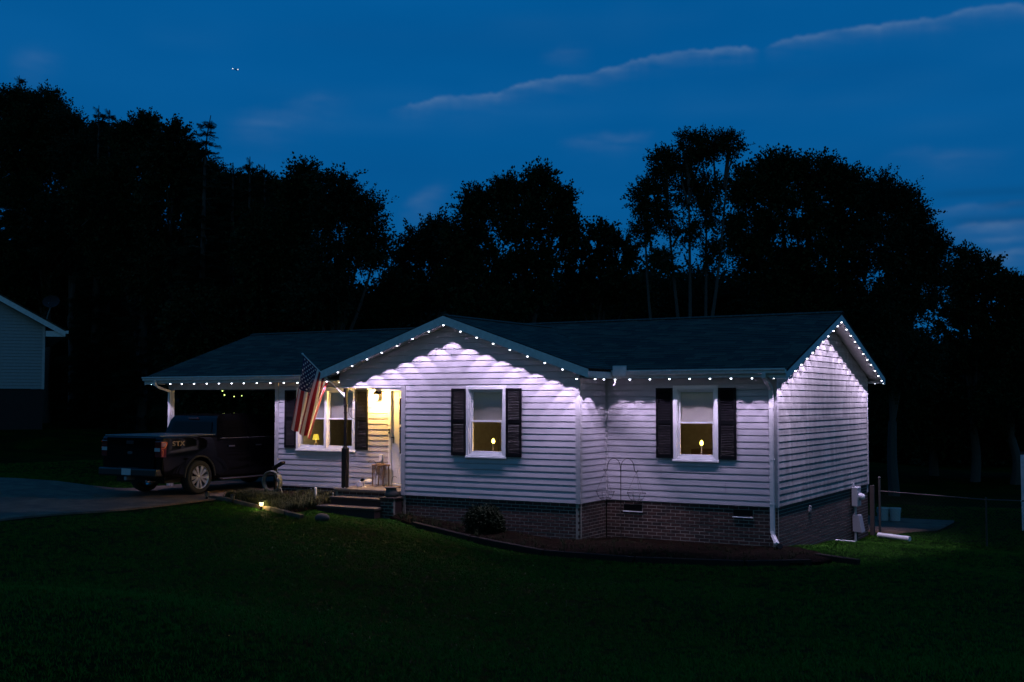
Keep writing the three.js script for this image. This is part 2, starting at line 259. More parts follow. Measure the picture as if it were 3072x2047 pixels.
// corner trims (set over the plank ends)
const post2 = (x, z, sx, sz, y0, y1) => part('corner_trim', [rbx(x - (sx > 0 ? 0.085 : -0.0), x + (sx > 0 ? 0.022 : 0), y0, y1, z - 0.085, z + 0.022, 0.004)], TRIM_GREY, house);
const corner = (x, z, left, y0, y1) => part('corner_trim', join([rbx(left ? x - 0.022 : x - 0.085, left ? x + 0.085 : x + 0.022, y0, y1, z, z + 0.022, 0.004), rbx(left ? x - 0.022 : x, left ? x : x + 0.022, y0, y1, z - 0.085, z - 0.001, 0.004)]), TRIM_GREY, house);
corner(0, 0, false, -0.01, 2.5); corner(BR, BZ, false, -0.01, 2.62); corner(BL, BZ, true, -0.01, 2.37); corner(-12.69, 0, true, -0.06, 2.5);
part('corner_trim', rbx(-0.001, 0.022, -0.01, 2.6, -7.3, -7.215, 0.004), TRIM_GREY, house);
part('inside_corner_trim', bx(BR + 0.003, BR + 0.03, 0, 2.5, 0.004, 0.03), TRIM_GREY, house);
part('siding_base_trim', [rbx(-12.67, BL - 1.2, -0.04, 0.0, 0.001, 0.017, 0.003)], TRIM_GREY, house);

// roof: stepped shingle courses on a board deck
function shingles(u0, u1, len, place, name) { // place(u, s, lift) -> point; s runs up the slope
  const q = [], n = Math.round(len / 0.145), uvs = [];
  for (let i = 0; i < n; i++) {
    const a = len * i / n, b = len * (i + 1) / n;
    q.push([place(u0, a, 0.009), place(u1, a, 0.009), place(u1, b + 0.02, 0.001), place(u0, b + 0.02, 0.001)], [place(u0, a, -0.004), place(u1, a, -0.004), place(u1, a, 0.009), place(u0, a, 0.009)]);
    uvs.push([u0, a], [u1, a], [u1, b], [u0, a], [u1, b], [u0, b], [u0, a], [u1, a], [u1, a], [u0, a], [u1, a], [u0, a]);
  }
  const g = quads(q), uv = g.attributes.uv; uvs.forEach(([x, y], i) => uv.setXY(i, x / 3.4, y / 3.48));
  return stuff(part(name, g, ROOF, house));
}
const XL = -16.87, XR = 0.37, EZ = 0.45, mc = 1 / Math.hypot(1, MS), mLen = (EZ - MZ) / mc;
shingles(XL, XR, mLen, (u, s, l) => [u, mainTop(EZ) + s * mc * MS + l, EZ - s * mc], 'roof_shingles');
shingles(XL, XR, mLen, (u, s, l) => [u, mainTop(EZ) + s * mc * MS + l, 2 * MZ - EZ + s * mc], 'roof_shingles');
part('roof_deck', extrudeX([[EZ, mainTop(EZ) - 0.006], [MZ, MR - 0.006], [2 * MZ - EZ, mainTop(EZ) - 0.006], [2 * MZ - EZ, mainTop(EZ) - 0.05], [MZ, MR - 0.05], [EZ, mainTop(EZ) - 0.05]], XL + 0.01, XR - 0.01), DARKWOOD, house);
part('ridge_cap', extrudeX([[MZ + 0.13, MR - 0.03], [MZ + 0.13, MR - 0.012], [MZ, MR + 0.026], [MZ - 0.13, MR - 0.012], [MZ - 0.13, MR - 0.03], [MZ, MR + 0.008]], XL, XR), ROOF, house);
const GF = 1.58, GB = -3.5, gw = 3.42, gc = 1 / Math.hypot(1, GS), gLen = gw / gc;
for (const s of [-1, 1]) shingles(GF, GB, gLen, (u, t, l) => [APX + s * (gw - t * gc), gableTop(APX + gw) + t * gc * GS + l, u], 'front_gable_shingles');
const deckOutline = (t0, t1) => [[APX - gw, gableTop(APX + gw) - t0], [APX, GTOP - t0], [APX + gw, gableTop(APX + gw) - t0], [APX + gw, gableTop(APX + gw) - t1], [APX, GTOP - t1], [APX - gw, gableTop(APX + gw) - t1]];
const extrudeZ = (outline, z0, z1) => new THREE.ExtrudeGeometry(new THREE.Shape(outline.map((p) => new THREE.Vector2(...p))), { depth: z1 - z0, bevelEnabled: false }).translate(0, 0, z0);
part('front_gable_deck', extrudeZ(deckOutline(0.006, 0.05), GB, GF - 0.01), DARKWOOD, house);
part('front_gable_soffit', extrudeZ(deckOutline(0.152, 0.165), BZ + 0.02, GF - 0.02), TRIM, house);
part('ridge_cap', extrudeZ([[APX - 0.13, GTOP - 0.032], [APX, GTOP + 0.008], [APX + 0.13, GTOP - 0.032], [APX + 0.13, GTOP - 0.012], [APX, GTOP + 0.028], [APX - 0.13, GTOP - 0.012]], -3, GF), ROOF, house);
// rake boards of the front gable, each side one board
for (const s of [-1, 1]) {
  const e = APX + s * gw;
  part('rake_board', extrudeZ([[APX, GTOP - 0.012], [e, gableTop(e) - 0.012], [e, gableTop(e) - 0.185], [APX, GTOP - 0.185]].map(([x, y]) => [x, y]), GF - 0.02, GF), TRIM, house);
  // boxed return at the foot of the rake, with the short side fascia running back to the main eave
  part('eave_return', [bx(Math.min(e, APX + s * 3.07), Math.max(e, APX + s * 3.07), 2.5, gableTop(e) - 0.187, BZ + 0.02, GF - 0.021)], TRIM, house);
  part('side_fascia', [bx(Math.min(e, e - s * 0.02), Math.max(e, e - s * 0.02), 2.5, gableTop(e) - 0.02, 0.46, GF - 0.022)], TRIM, house);
  part('side_soffit', [bx(Math.min(e - s * 0.02, APX + s * 3.07), Math.max(e - s * 0.02, APX + s * 3.07), 2.502, 2.515, 0.05, BZ + 0.018)], TRIM, house);
}
// eaves of the main roof
for (const [a, b] of [[XL + 0.02, APX - gw - 0.002], [APX + gw + 0.002, XR - 0.02]]) {
  part('eave_fascia', bx(a, b, 2.5, mainTop(EZ) - 0.055, 0.42, 0.44), TRIM, house);
  part('eave_soffit', bx(a, b, 2.505, 2.518, 0.024, 0.418), TRIM_GREY, house);
  const gut = [[0.442, 2.652], [0.442, 2.556], [0.505, 2.556], [0.525, 2.575], [0.53, 2.61], [0.556, 2.637], [0.556, 2.662], [0.546, 2.662], [0.546, 2.645], [0.45, 2.63], [0.45, 2.652]];
  const g = part('gutter', extrudeX(gut, a - 0.0, b), TRIM, house);
  for (let x = a + 0.4; x < b; x += 0.82) part('gutter_seam', bx(x, x + 0.012, 2.64, 2.6655, 0.545, 0.559), TRIM, g);
}
part('gutter_splice_box', rbx(-3.2, -2.9, 2.545, 2.755, 0.559, 0.585, 0.004), TRIM, house, 'pale square plate standing up at the gutter joint');
// rake of the gable ends: boards and sloping soffit
for (const [xo, xi] of [[0.35, 0.0], [-16.85, -16.5]]) {
  const o = Math.min(xo, xi), i = Math.max(xo, xi), s = xo > xi ? 1 : -1;
  for (const d of [1, -1]) {
    const ez = MZ + d * (EZ - MZ);
    const pr = [[MZ, MR - 0.012], [ez, mainTop(EZ) - 0.012], [ez, mainTop(EZ) - 0.2], [MZ, MR - 0.2]];
    part('rake_board', extrudeX(pr, s > 0 ? xo - 0.02 : xo, s > 0 ? xo : xo + 0.02), TRIM, house);
    part('rake_soffit', extrudeX([[MZ, MR - 0.14], [ez, mainTop(EZ) - 0.14], [ez, mainTop(EZ) - 0.155], [MZ, MR - 0.155]], s > 0 ? 0.016 : xo + 0.022, s > 0 ? xo - 0.022 : xi), TRIM, house);
    part('eave_end_box', bx(s > 0 ? 0.024 : xo + 0.022, s > 0 ? xo - 0.022 : xi, 2.47, mainTop(EZ) - 0.157, Math.min(ez - d * 0.002, ez - d * 0.4), Math.max(ez - d * 0.002, ez - d * 0.4)), TRIM, house);
  }
}
part('rear_fascia', bx(XL + 0.02, XR - 0.02, 2.5, mainTop(EZ) - 0.055, 2 * MZ - 0.44, 2 * MZ - 0.42), TRIM, house);
part('rear_soffit', bx(XL + 0.02, XR - 0.02, 2.505, 2.518, 2 * MZ - 0.418, -7.31), TRIM_GREY, house);
part('attic_floor', bx(-12.69, 0, 2.53, 2.56, -7.19, -0.12), WOOD, house);

// carport: beams, post, ceiling, far gable end
part('carport_ceiling', bx(-16.5, -12.72, 2.506, 2.53, -7.28, -0.02), TRIM_GREY, house);
part('carport_beam', rbx(-16.42, -12.72, 2.33, 2.503, -0.05, 0.02, 0.005), TRIM_GREY, house);
part('carport_beam', rbx(-16.42, -16.36, 2.33, 2.503, -7.25, -0.053, 0.005), TRIM_GREY, house);
part('carport_beam', rbx(-16.357, -12.72, 2.36, 2.503, -7.25, -7.19, 0.005), TRIM_GREY, house);
for (const z of [-0.015, -7.2]) part('carport_post', rbx(-16.36, -16.27, -0.22, 2.327, z - 0.045, z + 0.045, 0.008), TRIM, house);
part('carport_post', rbx(-14.36, -14.3, -0.22, 2.357, -7.25, -7.19, 0.006), TRIM_GREY, house);
sidingWall('carport_gable_wall', [-16.5, 2.45, -7.3], -Math.PI / 2, { outline: [[0, 0], [7.3, 0], [7.3, 0.2], [3.65, ry - 2.46], [0, 0.2]], L: (y) => Math.max(0, 3.65 - (ry - 2.46 - y) / MS), R: (y) => Math.min(7.3, 3.65 + (ry - 2.46 - y) / MS), top: ry - 2.48, seed: 10 });
function downspout(pts, label) { // rectangular pipe that follows the points
  const s = new THREE.Shape([[-0.036, -0.026], [0.036, -0.026], [0.036, 0.026], [-0.036, 0.026]].map((p) => new THREE.Vector2(...p)));
  const c = new THREE.CurvePath(); const P = pts.map((p) => V(...p));
  const segs = [];
  for (let i = 1; i < P.length; i++) { const a = P[i - 1], b = P[i], d = b.clone().sub(a), L = d.length(), g = new RoundedBoxGeometry(0.085, L + 0.045, 0.062, 2, 0.01); g.applyQuaternion(new THREE.Quaternion().setFromUnitVectors(V(0, 1, 0), d.normalize())); g.translate((a.x + b.x) / 2, (a.y + b.y) / 2, (a.z + b.z) / 2); segs.push(g); }
  return part('downspout', segs, TRIM, house, label);
}
const ds = downspout([[-0.075, 2.56, 0.5], [-0.075, 2.5, 0.49], [-0.075, 2.44, 0.4], [-0.075, 2.34, 0.2], [-0.075, 2.28, 0.085], [-0.075, 2.2, 0.065], [-0.075, -0.48, 0.065], [-0.055, -0.545, 0.085], [0.02, -0.62, 0.19], [0.06, -0.66, 0.25]]);
for (const y of [1.9, 0.9, 0.05]) part('strap', bx(-0.122, -0.028, y, y + 0.03, 0.026, 0.1), TRIM, ds);
downspout([[-16.42, 2.55, 0.49], [-16.42, 2.46, 0.48], [-16.4, 2.4, 0.4], [-16.35, 2.33, 0.2], [-16.32, 2.29, 0.075], [-16.32, 2.2, 0.065], [-16.32, -0.16, 0.065]]);
part('splash_elbow', new THREE.CylinderGeometry(0.055, 0.06, 0.26, 12).rotateX(1.15).rotateY(0.5).translate(0.13, -0.73, 0.36), BLACK, house, 'black flexible drain end under the downspout');

// porch ceiling, floor and steps
part('porch_ceiling', bx(GL + 0.003, BL - 0.024, 2.352, 2.369, 0.016, BZ - 0.116), SIDING, house);
part('porch_beam', bx(GL + 0.003, GL + 0.11, 2.372, 2.5, 0.03, BZ - 0.116), TRIM, house);
part('porch_edge_trim', [rbx(GL, BL - 0.024, 2.33, 2.369, BZ - 0.1, BZ + 0.016, 0.004)], TRIM, house);
part('porch_floor', rbx(-9.78, BL - 0.024, 0.02, 0.085, 0.018, 1.33, 0.012), std([0.36, 0.3, 0.25], 0.85, { map: rep(concTex, 0.8) }), house);
const BR0 = -0.015; // brick face
const brickBox = [0, 1].map(() => new RoundedBoxGeometry(0.194, 0.057, 0.03, 1, 0.004));
function brickRun(name, pos, turn, u0, u1, y1, y0, { own = true, skip = [], seed = 1, off = 0 } = {}) {
  const w = part(name, bx(u0, u1, y0, y1, -0.09, BR0 - 0.0025), MORTAR, house); w.position.set(...pos); w.rotation.y = turn;
  const rnd = rng(seed), loose = [];
  for (let r = 0, y = y1 - 0.006 - 0.057; y > y0 - 0.03; r++, y -= 0.0672)
    for (let u = u0 - (r % 2 ? 0.102 : 0) + off; u < u1; u += 0.204) {
      let a = Math.max(u0, u), b = Math.min(u1, u + 0.194);
      for (const s of skip) if (a < s[1] && b > s[0] && y < s[3] && y + 0.057 > s[2]) { if (a < s[0] && s[0] - a > b - s[1]) b = s[0] - 0.008; else a = s[1] + 0.008; }
      if (b - a < 0.03) continue;
      const m = BRICKS[Math.floor(rnd() * rnd() * BRICKS.length * 1.4) % BRICKS.length], g = brickBox[0].clone().scale((b - a) / 0.194, 1, 1).translate((a + b) / 2, y + 0.0285, BR0 - 0.015 + (rnd() - 0.5) * 0.003);
      if (own) part('brick', b - a > 0.19 ? brickBox[0] : g, m, w), (b - a > 0.19) && w.children[w.children.length - 1].position.set((a + b) / 2, y + 0.0285, BR0 - 0.015 + (rnd() - 0.5) * 0.004); else loose.push([g, m]);
    }
  if (!own) BRICKS.forEach((m) => { const l = loose.filter((x) => x[1] === m).map((x) => x[0]); if (l.length) stuff(part('bricks', l, m, w)); });
  return w;
}
const VENT = [[-3.24, -2.83, -0.2146, -0.08], [-0.89, -0.49, -0.2146, -0.08]];
brickRun('brick_base', [0, 0, 0], 0, BR, 0, -0.012, -1.0, { skip: VENT, seed: 21 });
brickRun('brick_base', [BR, 0, BZ], Math.PI / 2, 0, BZ, -0.012, -1.0, { seed: 22, off: 0.1 });
brickRun('brick_base', [0, 0, BZ], 0, BL, BR, -0.012, -1.0, { own: false, seed: 23 });
brickRun('brick_base', [0, 0, 0], Math.PI / 2, 0, 7.3, -0.012, -1.5, { own: false, seed: 24 });
brickRun('brick_base', [0, 0, 0], 0, -12.69, -9.8, -0.045, -0.5, { own: false, seed: 25 });
brickRun('brick_base', [BL, 0, 0], -Math.PI / 2, 0, BZ, -0.012, -0.8, { own: false, seed: 26 });
for (const [a, b, c, d] of VENT) {
  const v = part('foundation_vent', [bx(a, b, c, d, -0.0172, -0.0165), bx(a, b, d - 0.012, d, -0.0164, -0.006), bx(a, a + 0.012, c, d - 0.012, -0.0164, -0.006), bx(b - 0.012, b, c, d - 0.012, -0.0164, -0.006)], BLACK, house);
  for (let i = 0; i < 4; i++) part('vent_slat', bx(a + 0.014, b - 0.014, c + 0.02 + i * 0.035, c + 0.026 + i * 0.035, -0.0163, -0.008), BLACK, v);
  part('vent_sill', rbx(a - 0.01, b + 0.01, c - 0.02, c - 0.002, -0.016, 0.014, 0.004), WHITEPLASTIC, house);
}
// step risers of brick, treads of concrete
const TREAD = std([0.15, 0.105, 0.085], 0.85, { map: rep(concTex, 0.9) });
brickRun('porch_front', [0, 0, 1.31], 0, -9.76, BL - 0.05, 0.018, -0.75, { own: false, seed: 31 });
brickRun('porch_end', [-9.77, 0, 0], -Math.PI / 2, 0.02, 1.3, 0.018, -0.6, { own: false, seed: 32 });
for (const [x0, x1, z0, z1, y] of [[-9.62, -8.18, 1.3, 1.66, -0.075], [-9.72, -8.12, 1.6, 2.02, -0.245]]) {
  const st = part('porch_step', rbx(x0, x1, y - 0.055, y, z0, z1, 0.01), TREAD, house);
  part('riser', bx(x0 + 0.02, x1 - 0.02, y - 0.4, y - 0.057, z0 + 0.01, z1 - 0.03), BRICKS[1], st);
}
const ped = brickRun('step_pedestal', [0, 0, 1.74], 0, -8.17, -7.84, -0.06, -0.7, { own: false, seed: 33 });
part('pedestal_core', bx(-8.165, -7.845, -0.7, -0.062, 1.4, 1.7), BRICKS[1], house);
part('pedestal_cap', rbx(-8.2, -7.81, -0.058, -0.022, 1.38, 1.76, 0.008), TREAD, house);

// porch post: square base, turned shaft with rings
{
  const px = -9.58, pz = 1.17;
  const p = part('porch_post', [rbx(px - 0.062, px + 0.062, 0.086, 0.98, pz - 0.062, pz + 0.062, 0.008)], BLACK, house);
  part('post_shaft', lathe([[0.062, 0.98], [0.05, 1.0], [0.034, 1.03], [0.036, 1.3], [0.034, 1.62], [0.04, 1.63], [0.04, 1.65], [0.034, 1.66], [0.036, 1.76], [0.042, 1.77], [0.042, 1.79], [0.035, 1.8], [0.037, 1.9], [0.046, 1.92], [0.046, 1.95], [0.036, 1.97]], 18).translate(px, 0, pz), BLACK, p);
  part('post_head', rbx(px - 0.036, px + 0.036, 1.96, 2.33, pz - 0.036, pz + 0.036, 0.004), BLACK, p);
  for (const dx of [-0.05, 0.05]) part('bolt', new THREE.SphereGeometry(0.014, 8, 6).translate(px + dx, 0.098, pz + 0.068), STEEL, p);
}
// ---------------------------------------------------------------- windows, shutters, door
function frameOf(x0, x1, y0, y1, z0, z1, w, wb = w, r = 0.004) { return join([rbx(x0, x0 + w, y0, y1, z0, z1, r), rbx(x1 - w, x1, y0, y1, z0, z1, r), rbx(x0 + w - 0.001, x1 - w + 0.001, y1 - w, y1, z0, z1 - 0.0005, r), rbx(x0 + w - 0.001, x1 - w + 0.001, y0, y0 + wb, z0, z1 - 0.0005, r)]); }
function sashPair(w, x0, x1, y0, y1, z) {
  const m = (y0 + y1) / 2 + 0.02;
  part('upper_sash', frameOf(x0, x1, m - 0.02, y1, z - 0.055, z - 0.022, 0.034, 0.034), SASH, w);
  part('lower_sash', frameOf(x0, x1, y0, m + 0.016, z - 0.021, z + 0.006, 0.036, 0.05), SASH, w);
  part('pane', bx(x0 + 0.03, x1 - 0.03, m + 0.01, y1 - 0.03, z - 0.041, z - 0.037), GLASS, w);
  part('pane', bx(x0 + 0.03, x1 - 0.03, y0 + 0.045, m - 0.016, z - 0.01, z - 0.006), GLASS, w);
}
const BLIND = phy([0.62, 0.6, 0.56], 0.9, { transmission: 0.4, thickness: 0 });
function blind(w, x0, x1, y0, y1, z) {
  const sl = []; for (let y = y0; y < y1; y += 0.021) sl.push(new THREE.BoxGeometry(x1 - x0, 0.0016, 0.024).rotateX(1.12).translate((x0 + x1) / 2, y, z));
  stuff(part('blind_slats', sl, BLIND, w)); part('blind_rail', rbx(x0, x1, y1, y1 + 0.03, z - 0.015, z + 0.015, 0.003), BLIND, w); part('blind_rail', rbx(x0, x1, y0 - 0.025, y0 - 0.01, z - 0.012, z + 0.012, 0.003), BLIND, w);
}
function windowUnit([x0, x1, y0, y1], z, panes, blindTo) {
  const w = new THREE.Group(); w.name = 'window'; house.add(w);
  const c = 0.07;
  part('casing', frameOf(x0 - 0.012, x1 + 0.012, y0 - 0.012, y1 + 0.012, z - 0.02, z + 0.036, c, 0.05, 0.006), SASH, w);
  part('inner_frame', frameOf(x0 + c - 0.02, x1 - c + 0.02, y0 + 0.03, y1 - c + 0.02, z - 0.13, z + 0.014, 0.032, 0.036), SASH, w);
  part('sill', rbx(x0 - 0.025, x1 + 0.025, y0 - 0.035, y0 + 0.006, z + 0.0, z + 0.055, 0.008), SASH, w);
  const a = x0 + c + 0.014, b = x1 - c - 0.014, n = panes;
  for (let i = 0; i < n; i++) {
    const wd = (b - a - (n - 1) * 0.085) / n, p0 = a + i * (wd + 0.085);
    sashPair(w, p0, p0 + wd, y0 + 0.062, y1 - c - 0.014, z - 0.02);
    blind(w, p0 + 0.004, p0 + wd - 0.004, blindTo, y1 - 0.12, z - 0.115);
    if (i) part('mullion', rbx(p0 - 0.083, p0 - 0.002, y0 + 0.05, y1 - c, z - 0.12, z + 0.02, 0.005), SASH, w);
  }
  return w;
}
windowUnit(WIN.mid, BZ, 1, 1.63); windowUnit(WIN.right, 0, 1, 1.63); windowUnit(WIN.living, 0, 2, 1.64);
function shutter(x0, x1, y0, y1, z) {
  const s = part('shutter', frameOf(x0, x1, y0, y1, z + 0.014, z + 0.042, 0.05, 0.075, 0.005), SHUTTER, house);
  const m = (y0 + y1) / 2 + 0.02; part('cross_rail', rbx(x0 + 0.048, x1 - 0.048, m - 0.04, m + 0.04, z + 0.014, z + 0.0405, 0.004), SHUTTER, s);
  part('back_panel', bx(x0 + 0.04, x1 - 0.04, y0 + 0.04, y1 - 0.04, z + 0.0145, z + 0.018), SHUTTER, s);
  const l = []; for (const [a, b] of [[y0 + 0.08, m - 0.045], [m + 0.045, y1 - 0.055]]) for (let y = a + 0.012; y < b - 0.004; y += 0.033) l.push(new THREE.BoxGeometry(x1 - x0 - 0.094, 0.006, 0.03).rotateX(0.75).translate((x0 + x1) / 2, y, z + 0.0285));
  stuff(part('louvres', l, LOUVRE, s));
}
for (const [a, z] of [[WIN.mid, BZ], [WIN.right, 0], [WIN.living, 0]]) { shutter(a[0] - 0.385, a[0] - 0.018, 0.89, 2.305, z); shutter(a[1] + 0.018, a[1] + 0.385, 0.89, 2.305, z); }
// rooms behind the windows
function room(x0, x1, z0, z1) { part('room_interior', [bx(x0, x1, 0.04, 0.06, z0, z1), bx(x0, x1, 2.46, 2.48, z0, z1), bx(x0, x1, 0.061, 2.459, z0, z0 + 0.03), bx(x0, x0 + 0.03, 0.061, 2.459, z0 + 0.031, z1), bx(x1 - 0.03, x1, 0.061, 2.459, z0 + 0.031, z1)], ROOMWALL, house); }
// furnishings of the rooms seen through the panes
part('picture_frame', frameOf(-2.3, -1.6, 1.2, 1.75, -3.36, -3.33, 0.05), WOOD, house);
part('interior_door', [rbx(-7.2, -6.4, 0.07, 2.1, -2.565, -2.54, 0.006)], SASH, house);
part('chest_of_drawers', rbx(-2.9, -1.3, 0.065, 0.95, -3.35, -2.9, 0.01), WOOD, house);
room(-7.84, BR - 0.13, -2.6, BZ - 0.12); room(-3.55, -0.13, -3.4, -0.12); room(-12.55, -8.0, -4, -0.12);
{ // storm door
  const [x0, x1, y0, y1] = WIN.door, d = new THREE.Group(); d.name = 'door'; house.add(d);
  part('door_frame', join([rbx(x0 - 0.01, x0 + 0.075, y0, y1, -0.06, 0.035, 0.006), rbx(x1 - 0.075, x1 + 0.01, y0, y1, -0.06, 0.035, 0.006), rbx(x0 + 0.07, x1 - 0.07, y1 - 0.09, y1 + 0.005, -0.06, 0.034, 0.006)]), SASH, d);
  part('storm_panel', join([rbx(x0 + 0.08, x0 + 0.3, y0 + 0.05, y1 - 0.095, -0.03, 0.012, 0.006), rbx(x1 - 0.2, x1 - 0.08, y0 + 0.05, y1 - 0.095, -0.03, 0.012, 0.006), rbx(x0 + 0.3, x1 - 0.2, y0 + 0.05, y0 + 0.72, -0.03, 0.011, 0.006), rbx(x0 + 0.3, x1 - 0.2, y1 - 0.25, y1 - 0.095, -0.03, 0.011, 0.006), rbx(x0 + 0.3, x1 - 0.2, 1.44, 1.49, -0.03, 0.011, 0.004)]), SASH, d);
  part('pane', bx(x0 + 0.28, x1 - 0.18, y0 + 0.7, 1.45, -0.012, -0.008), phy([0.01, 0.012, 0.012], 0.04), d);
  part('pane', bx(x0 + 0.28, x1 - 0.18, 1.48, y1 - 0.23, -0.012, -0.008), phy([0.01, 0.012, 0.012], 0.04), d);
  part('handle', [rbx(x0 + 0.115, x0 + 0.14, 1.06, 1.2, 0.012, 0.03, 0.005), rbx(x0 + 0.1, x0 + 0.16, 1.18, 1.205, 0.028, 0.06, 0.005), new THREE.CylinderGeometry(0.012, 0.012, 0.05, 10).rotateX(Math.PI / 2).translate(x0 + 0.128, 1.2, 0.04)], DARKMETAL, d);
  part('threshold', rbx(x0, x1, 0.087, 0.13, -0.06, 0.06, 0.006), SASH, d);
  part('kick_plate', rbx(x0 + 0.085, x1 - 0.085, 0.14, 0.3, 0.0125, 0.018, 0.002), SASH, d);
  part('doorbell', [rbx(x0 + 0.008, x0 + 0.05, 1.28, 1.4, 0.036, 0.055, 0.006)], BLACK, house); part('doorbell_button', new THREE.CylinderGeometry(0.012, 0.012, 0.012, 12).rotateX(Math.PI / 2).translate(x0 + 0.029, 1.335, 0.058), WHITEPLASTIC, house);
  part('outlet_cover', [rbx(-9.47, -9.38, 0.64, 0.79, 0.01, 0.06, 0.008)], WHITEPLASTIC, house); part('spigot', [bar([-11.5, -0.14, -0.01], [-11.5, -0.14, 0.09], 0.012, 8), bar([-11.5, -0.14, 0.08], [-11.5, -0.2, 0.1], 0.014, 8), new THREE.TorusGeometry(0.03, 0.006, 6, 14).translate(-11.5, -0.1, 0.06)], STEEL, house);
}

// ---------------------------------------------------------------- eave lights
const LED_COLOR = lin(0.83, 0.66, 1.0), LED_CD = 3.1;
const LENS = std([0.9, 0.9, 0.95], 0.4, { emissive: lin(0.8, 0.86, 1.0), emissiveIntensity: 12 });
const PUCK = std([0.5, 0.5, 0.52], 0.5);
const puckGeo = lathe([[0.001, 0.0], [0.024, 0.0], [0.026, -0.004], [0.026, -0.014], [0.018, -0.018], [0.001, -0.018]], 14);
const lensGeo = new THREE.SphereGeometry(0.019, 12, 8, 0, Math.PI * 2, Math.PI / 2, Math.PI / 2).translate(0, -0.0165, 0);
const NTH = ['first', 'second', 'third', 'fourth', 'fifth', 'sixth', 'seventh', 'eighth', 'ninth', 'tenth', 'eleventh', 'twelfth', 'thirteenth', 'fourteenth', 'fifteenth'];
function eaveLight(x, y, z, label, group, cd = 1, aim = [0, -1, -0.16], half = 0.66) { // narrow beams lean in at the wall
  const o = thing('eave_light', label, 'eave light', [x, y, z], 0, group);
  part('housing', puckGeo, PUCK, o); part('lens', lensGeo, LENS, o);
  const l = new THREE.SpotLight(LED_COLOR, LED_CD * cd, 0, half, 0.1, 2); l.name = 'led'; l.position.set(0, -0.042, 0); l.castShadow = true; l.shadow.radius = 0.6;
  l.target = new THREE.Object3D(); l.target.name = 'aim'; l.target.position.set(...aim); o.add(l, l.target);
  return o;
}
for (const [i, x] of [-16.61, -15.92, -15.51, -15.07, -14.63, -14.21, -13.78, -13.37, -12.94, -12.5, -12.07, -11.64, -11.2, -10.76, -10.35].entries()) eaveLight(x, 2.5, 0.43, NTH[i] + ' eave light along the carport gutter, counted from the carport post', 'eave lights over the carport and living room', 0.8);
for (const [i, x] of [-9.49, -9.09, -8.68, -8.28, -7.87, -7.46, -7.04, -6.67, -6.24, -5.84, -5.44, -5.04, -4.63, -4.23, -3.83].entries()) eaveLight(x, gableTop(x) - 0.187, GF - 0.012, NTH[i] + ' eave light on the front gable rake, counted from the flag end', 'eave lights on the front gable', 1.3);
eaveLight(-9.82, 2.5, 1.54, 'small round eave light on the front gable return by the flag pole', 'eave lights on the front gable');
eaveLight(-3.53, 2.5, 1.54, 'small round eave light on the front gable return away from the flag', 'eave lights on the front gable');
for (const [i, z] of [1.25, 0.85].entries()) eaveLight(-3.268, 2.5, z, ['front', 'rear'][i] + ' one of two eave lights on the short side eave of the front gable', 'eave lights on the side eave', 1, [-0.16, -1, 0]);
for (const [i, x] of [-3.22, -2.89, -2.45, -2.03, -1.6, -1.18, -0.75, -0.33, 0.1].entries()) eaveLight(x, 2.5, 0.43, NTH[8 - i] + ' eave light over the bedroom wall, counted from the downspout corner', 'eave lights over the bedroom window', 0.76);
for (const [i, z] of [-3.33, -2.97, -2.55, -2.15, -1.75, -1.37, -0.96, -0.56, -0.16].entries()) eaveLight(0.34, mainTop(z) - 0.202, z, NTH[8 - i] + ' eave light up the gable end rake, counted from the downspout corner', 'eave lights on the near rake of the gable end', 1.6, [-0.16, -1, 0]);
eaveLight(0.34, mainTop(MZ) - 0.202, -3.66, 'small round eave light at the peak of the gable end', 'eave lights on the near rake of the gable end', 1.6, [-0.16, -1, 0]);
for (const [i, z] of [-4.07, -4.44, -4.81, -5.19, -5.57, -5.95, -6.31, -6.7, -7.06, -7.4].entries()) eaveLight(0.34, mainTop(z) - 0.202, z, NTH[i] + ' eave light down the rear rake of the gable end, counted from its peak', 'eave lights on the far rake of the gable end', 1.6, [-0.16, -1, 0]);
for (const [i, x] of [0.3, 0.1].entries()) eaveLight(x, 2.5, -7.73, ['outer', 'inner'][i] + ' one of two eave lights under the rear eave corner', 'eave lights at the rear corner', 1, [0, -1, 0.16]);
// the wire that links them
const WIRE = std([0.35, 0.36, 0.38], 0.5);
{
  const w = (name, pts, label) => single(name, tube(pts, 0.004, 5, pts.length * 3), WIRE, label, 'wire', 'eave light wires');
  const rowPts = (a, b, y, z, n) => span(a, b, n).map((x, i) => [x, y - 0.006 - (i % 2) * 0.007, z]);
  w('light_wire', rowPts(-16.7, -10.2, 2.5, 0.446, 30), 'thin wire linking the eave lights over the carport and living room');
  w('light_wire', rowPts(-3.25, 0.3, 2.5, 0.446, 18), 'thin wire linking the eave lights over the bedroom window');
  w('light_wire', span(-9.9, APX, 16).map((x) => [x, gableTop(x) - 0.192, GF + 0.004]), 'thin wire linking the eave lights on the porch half of the front gable');
  w('light_wire', span(APX, -3.45, 16).map((x) => [x, gableTop(x) - 0.192, GF + 0.004]), 'thin wire linking the eave lights on the gable half away from the porch');
  w('light_wire', [[-3.1, 2.49, 0.45], [-3.18, 2.45, 0.44], [-3.24, 2.43, 0.42], [-3.21, 2.39, 0.4], [-3.3, 2.36, 0.38]], 'loose end of light wire dangling where two eaves meet');
}
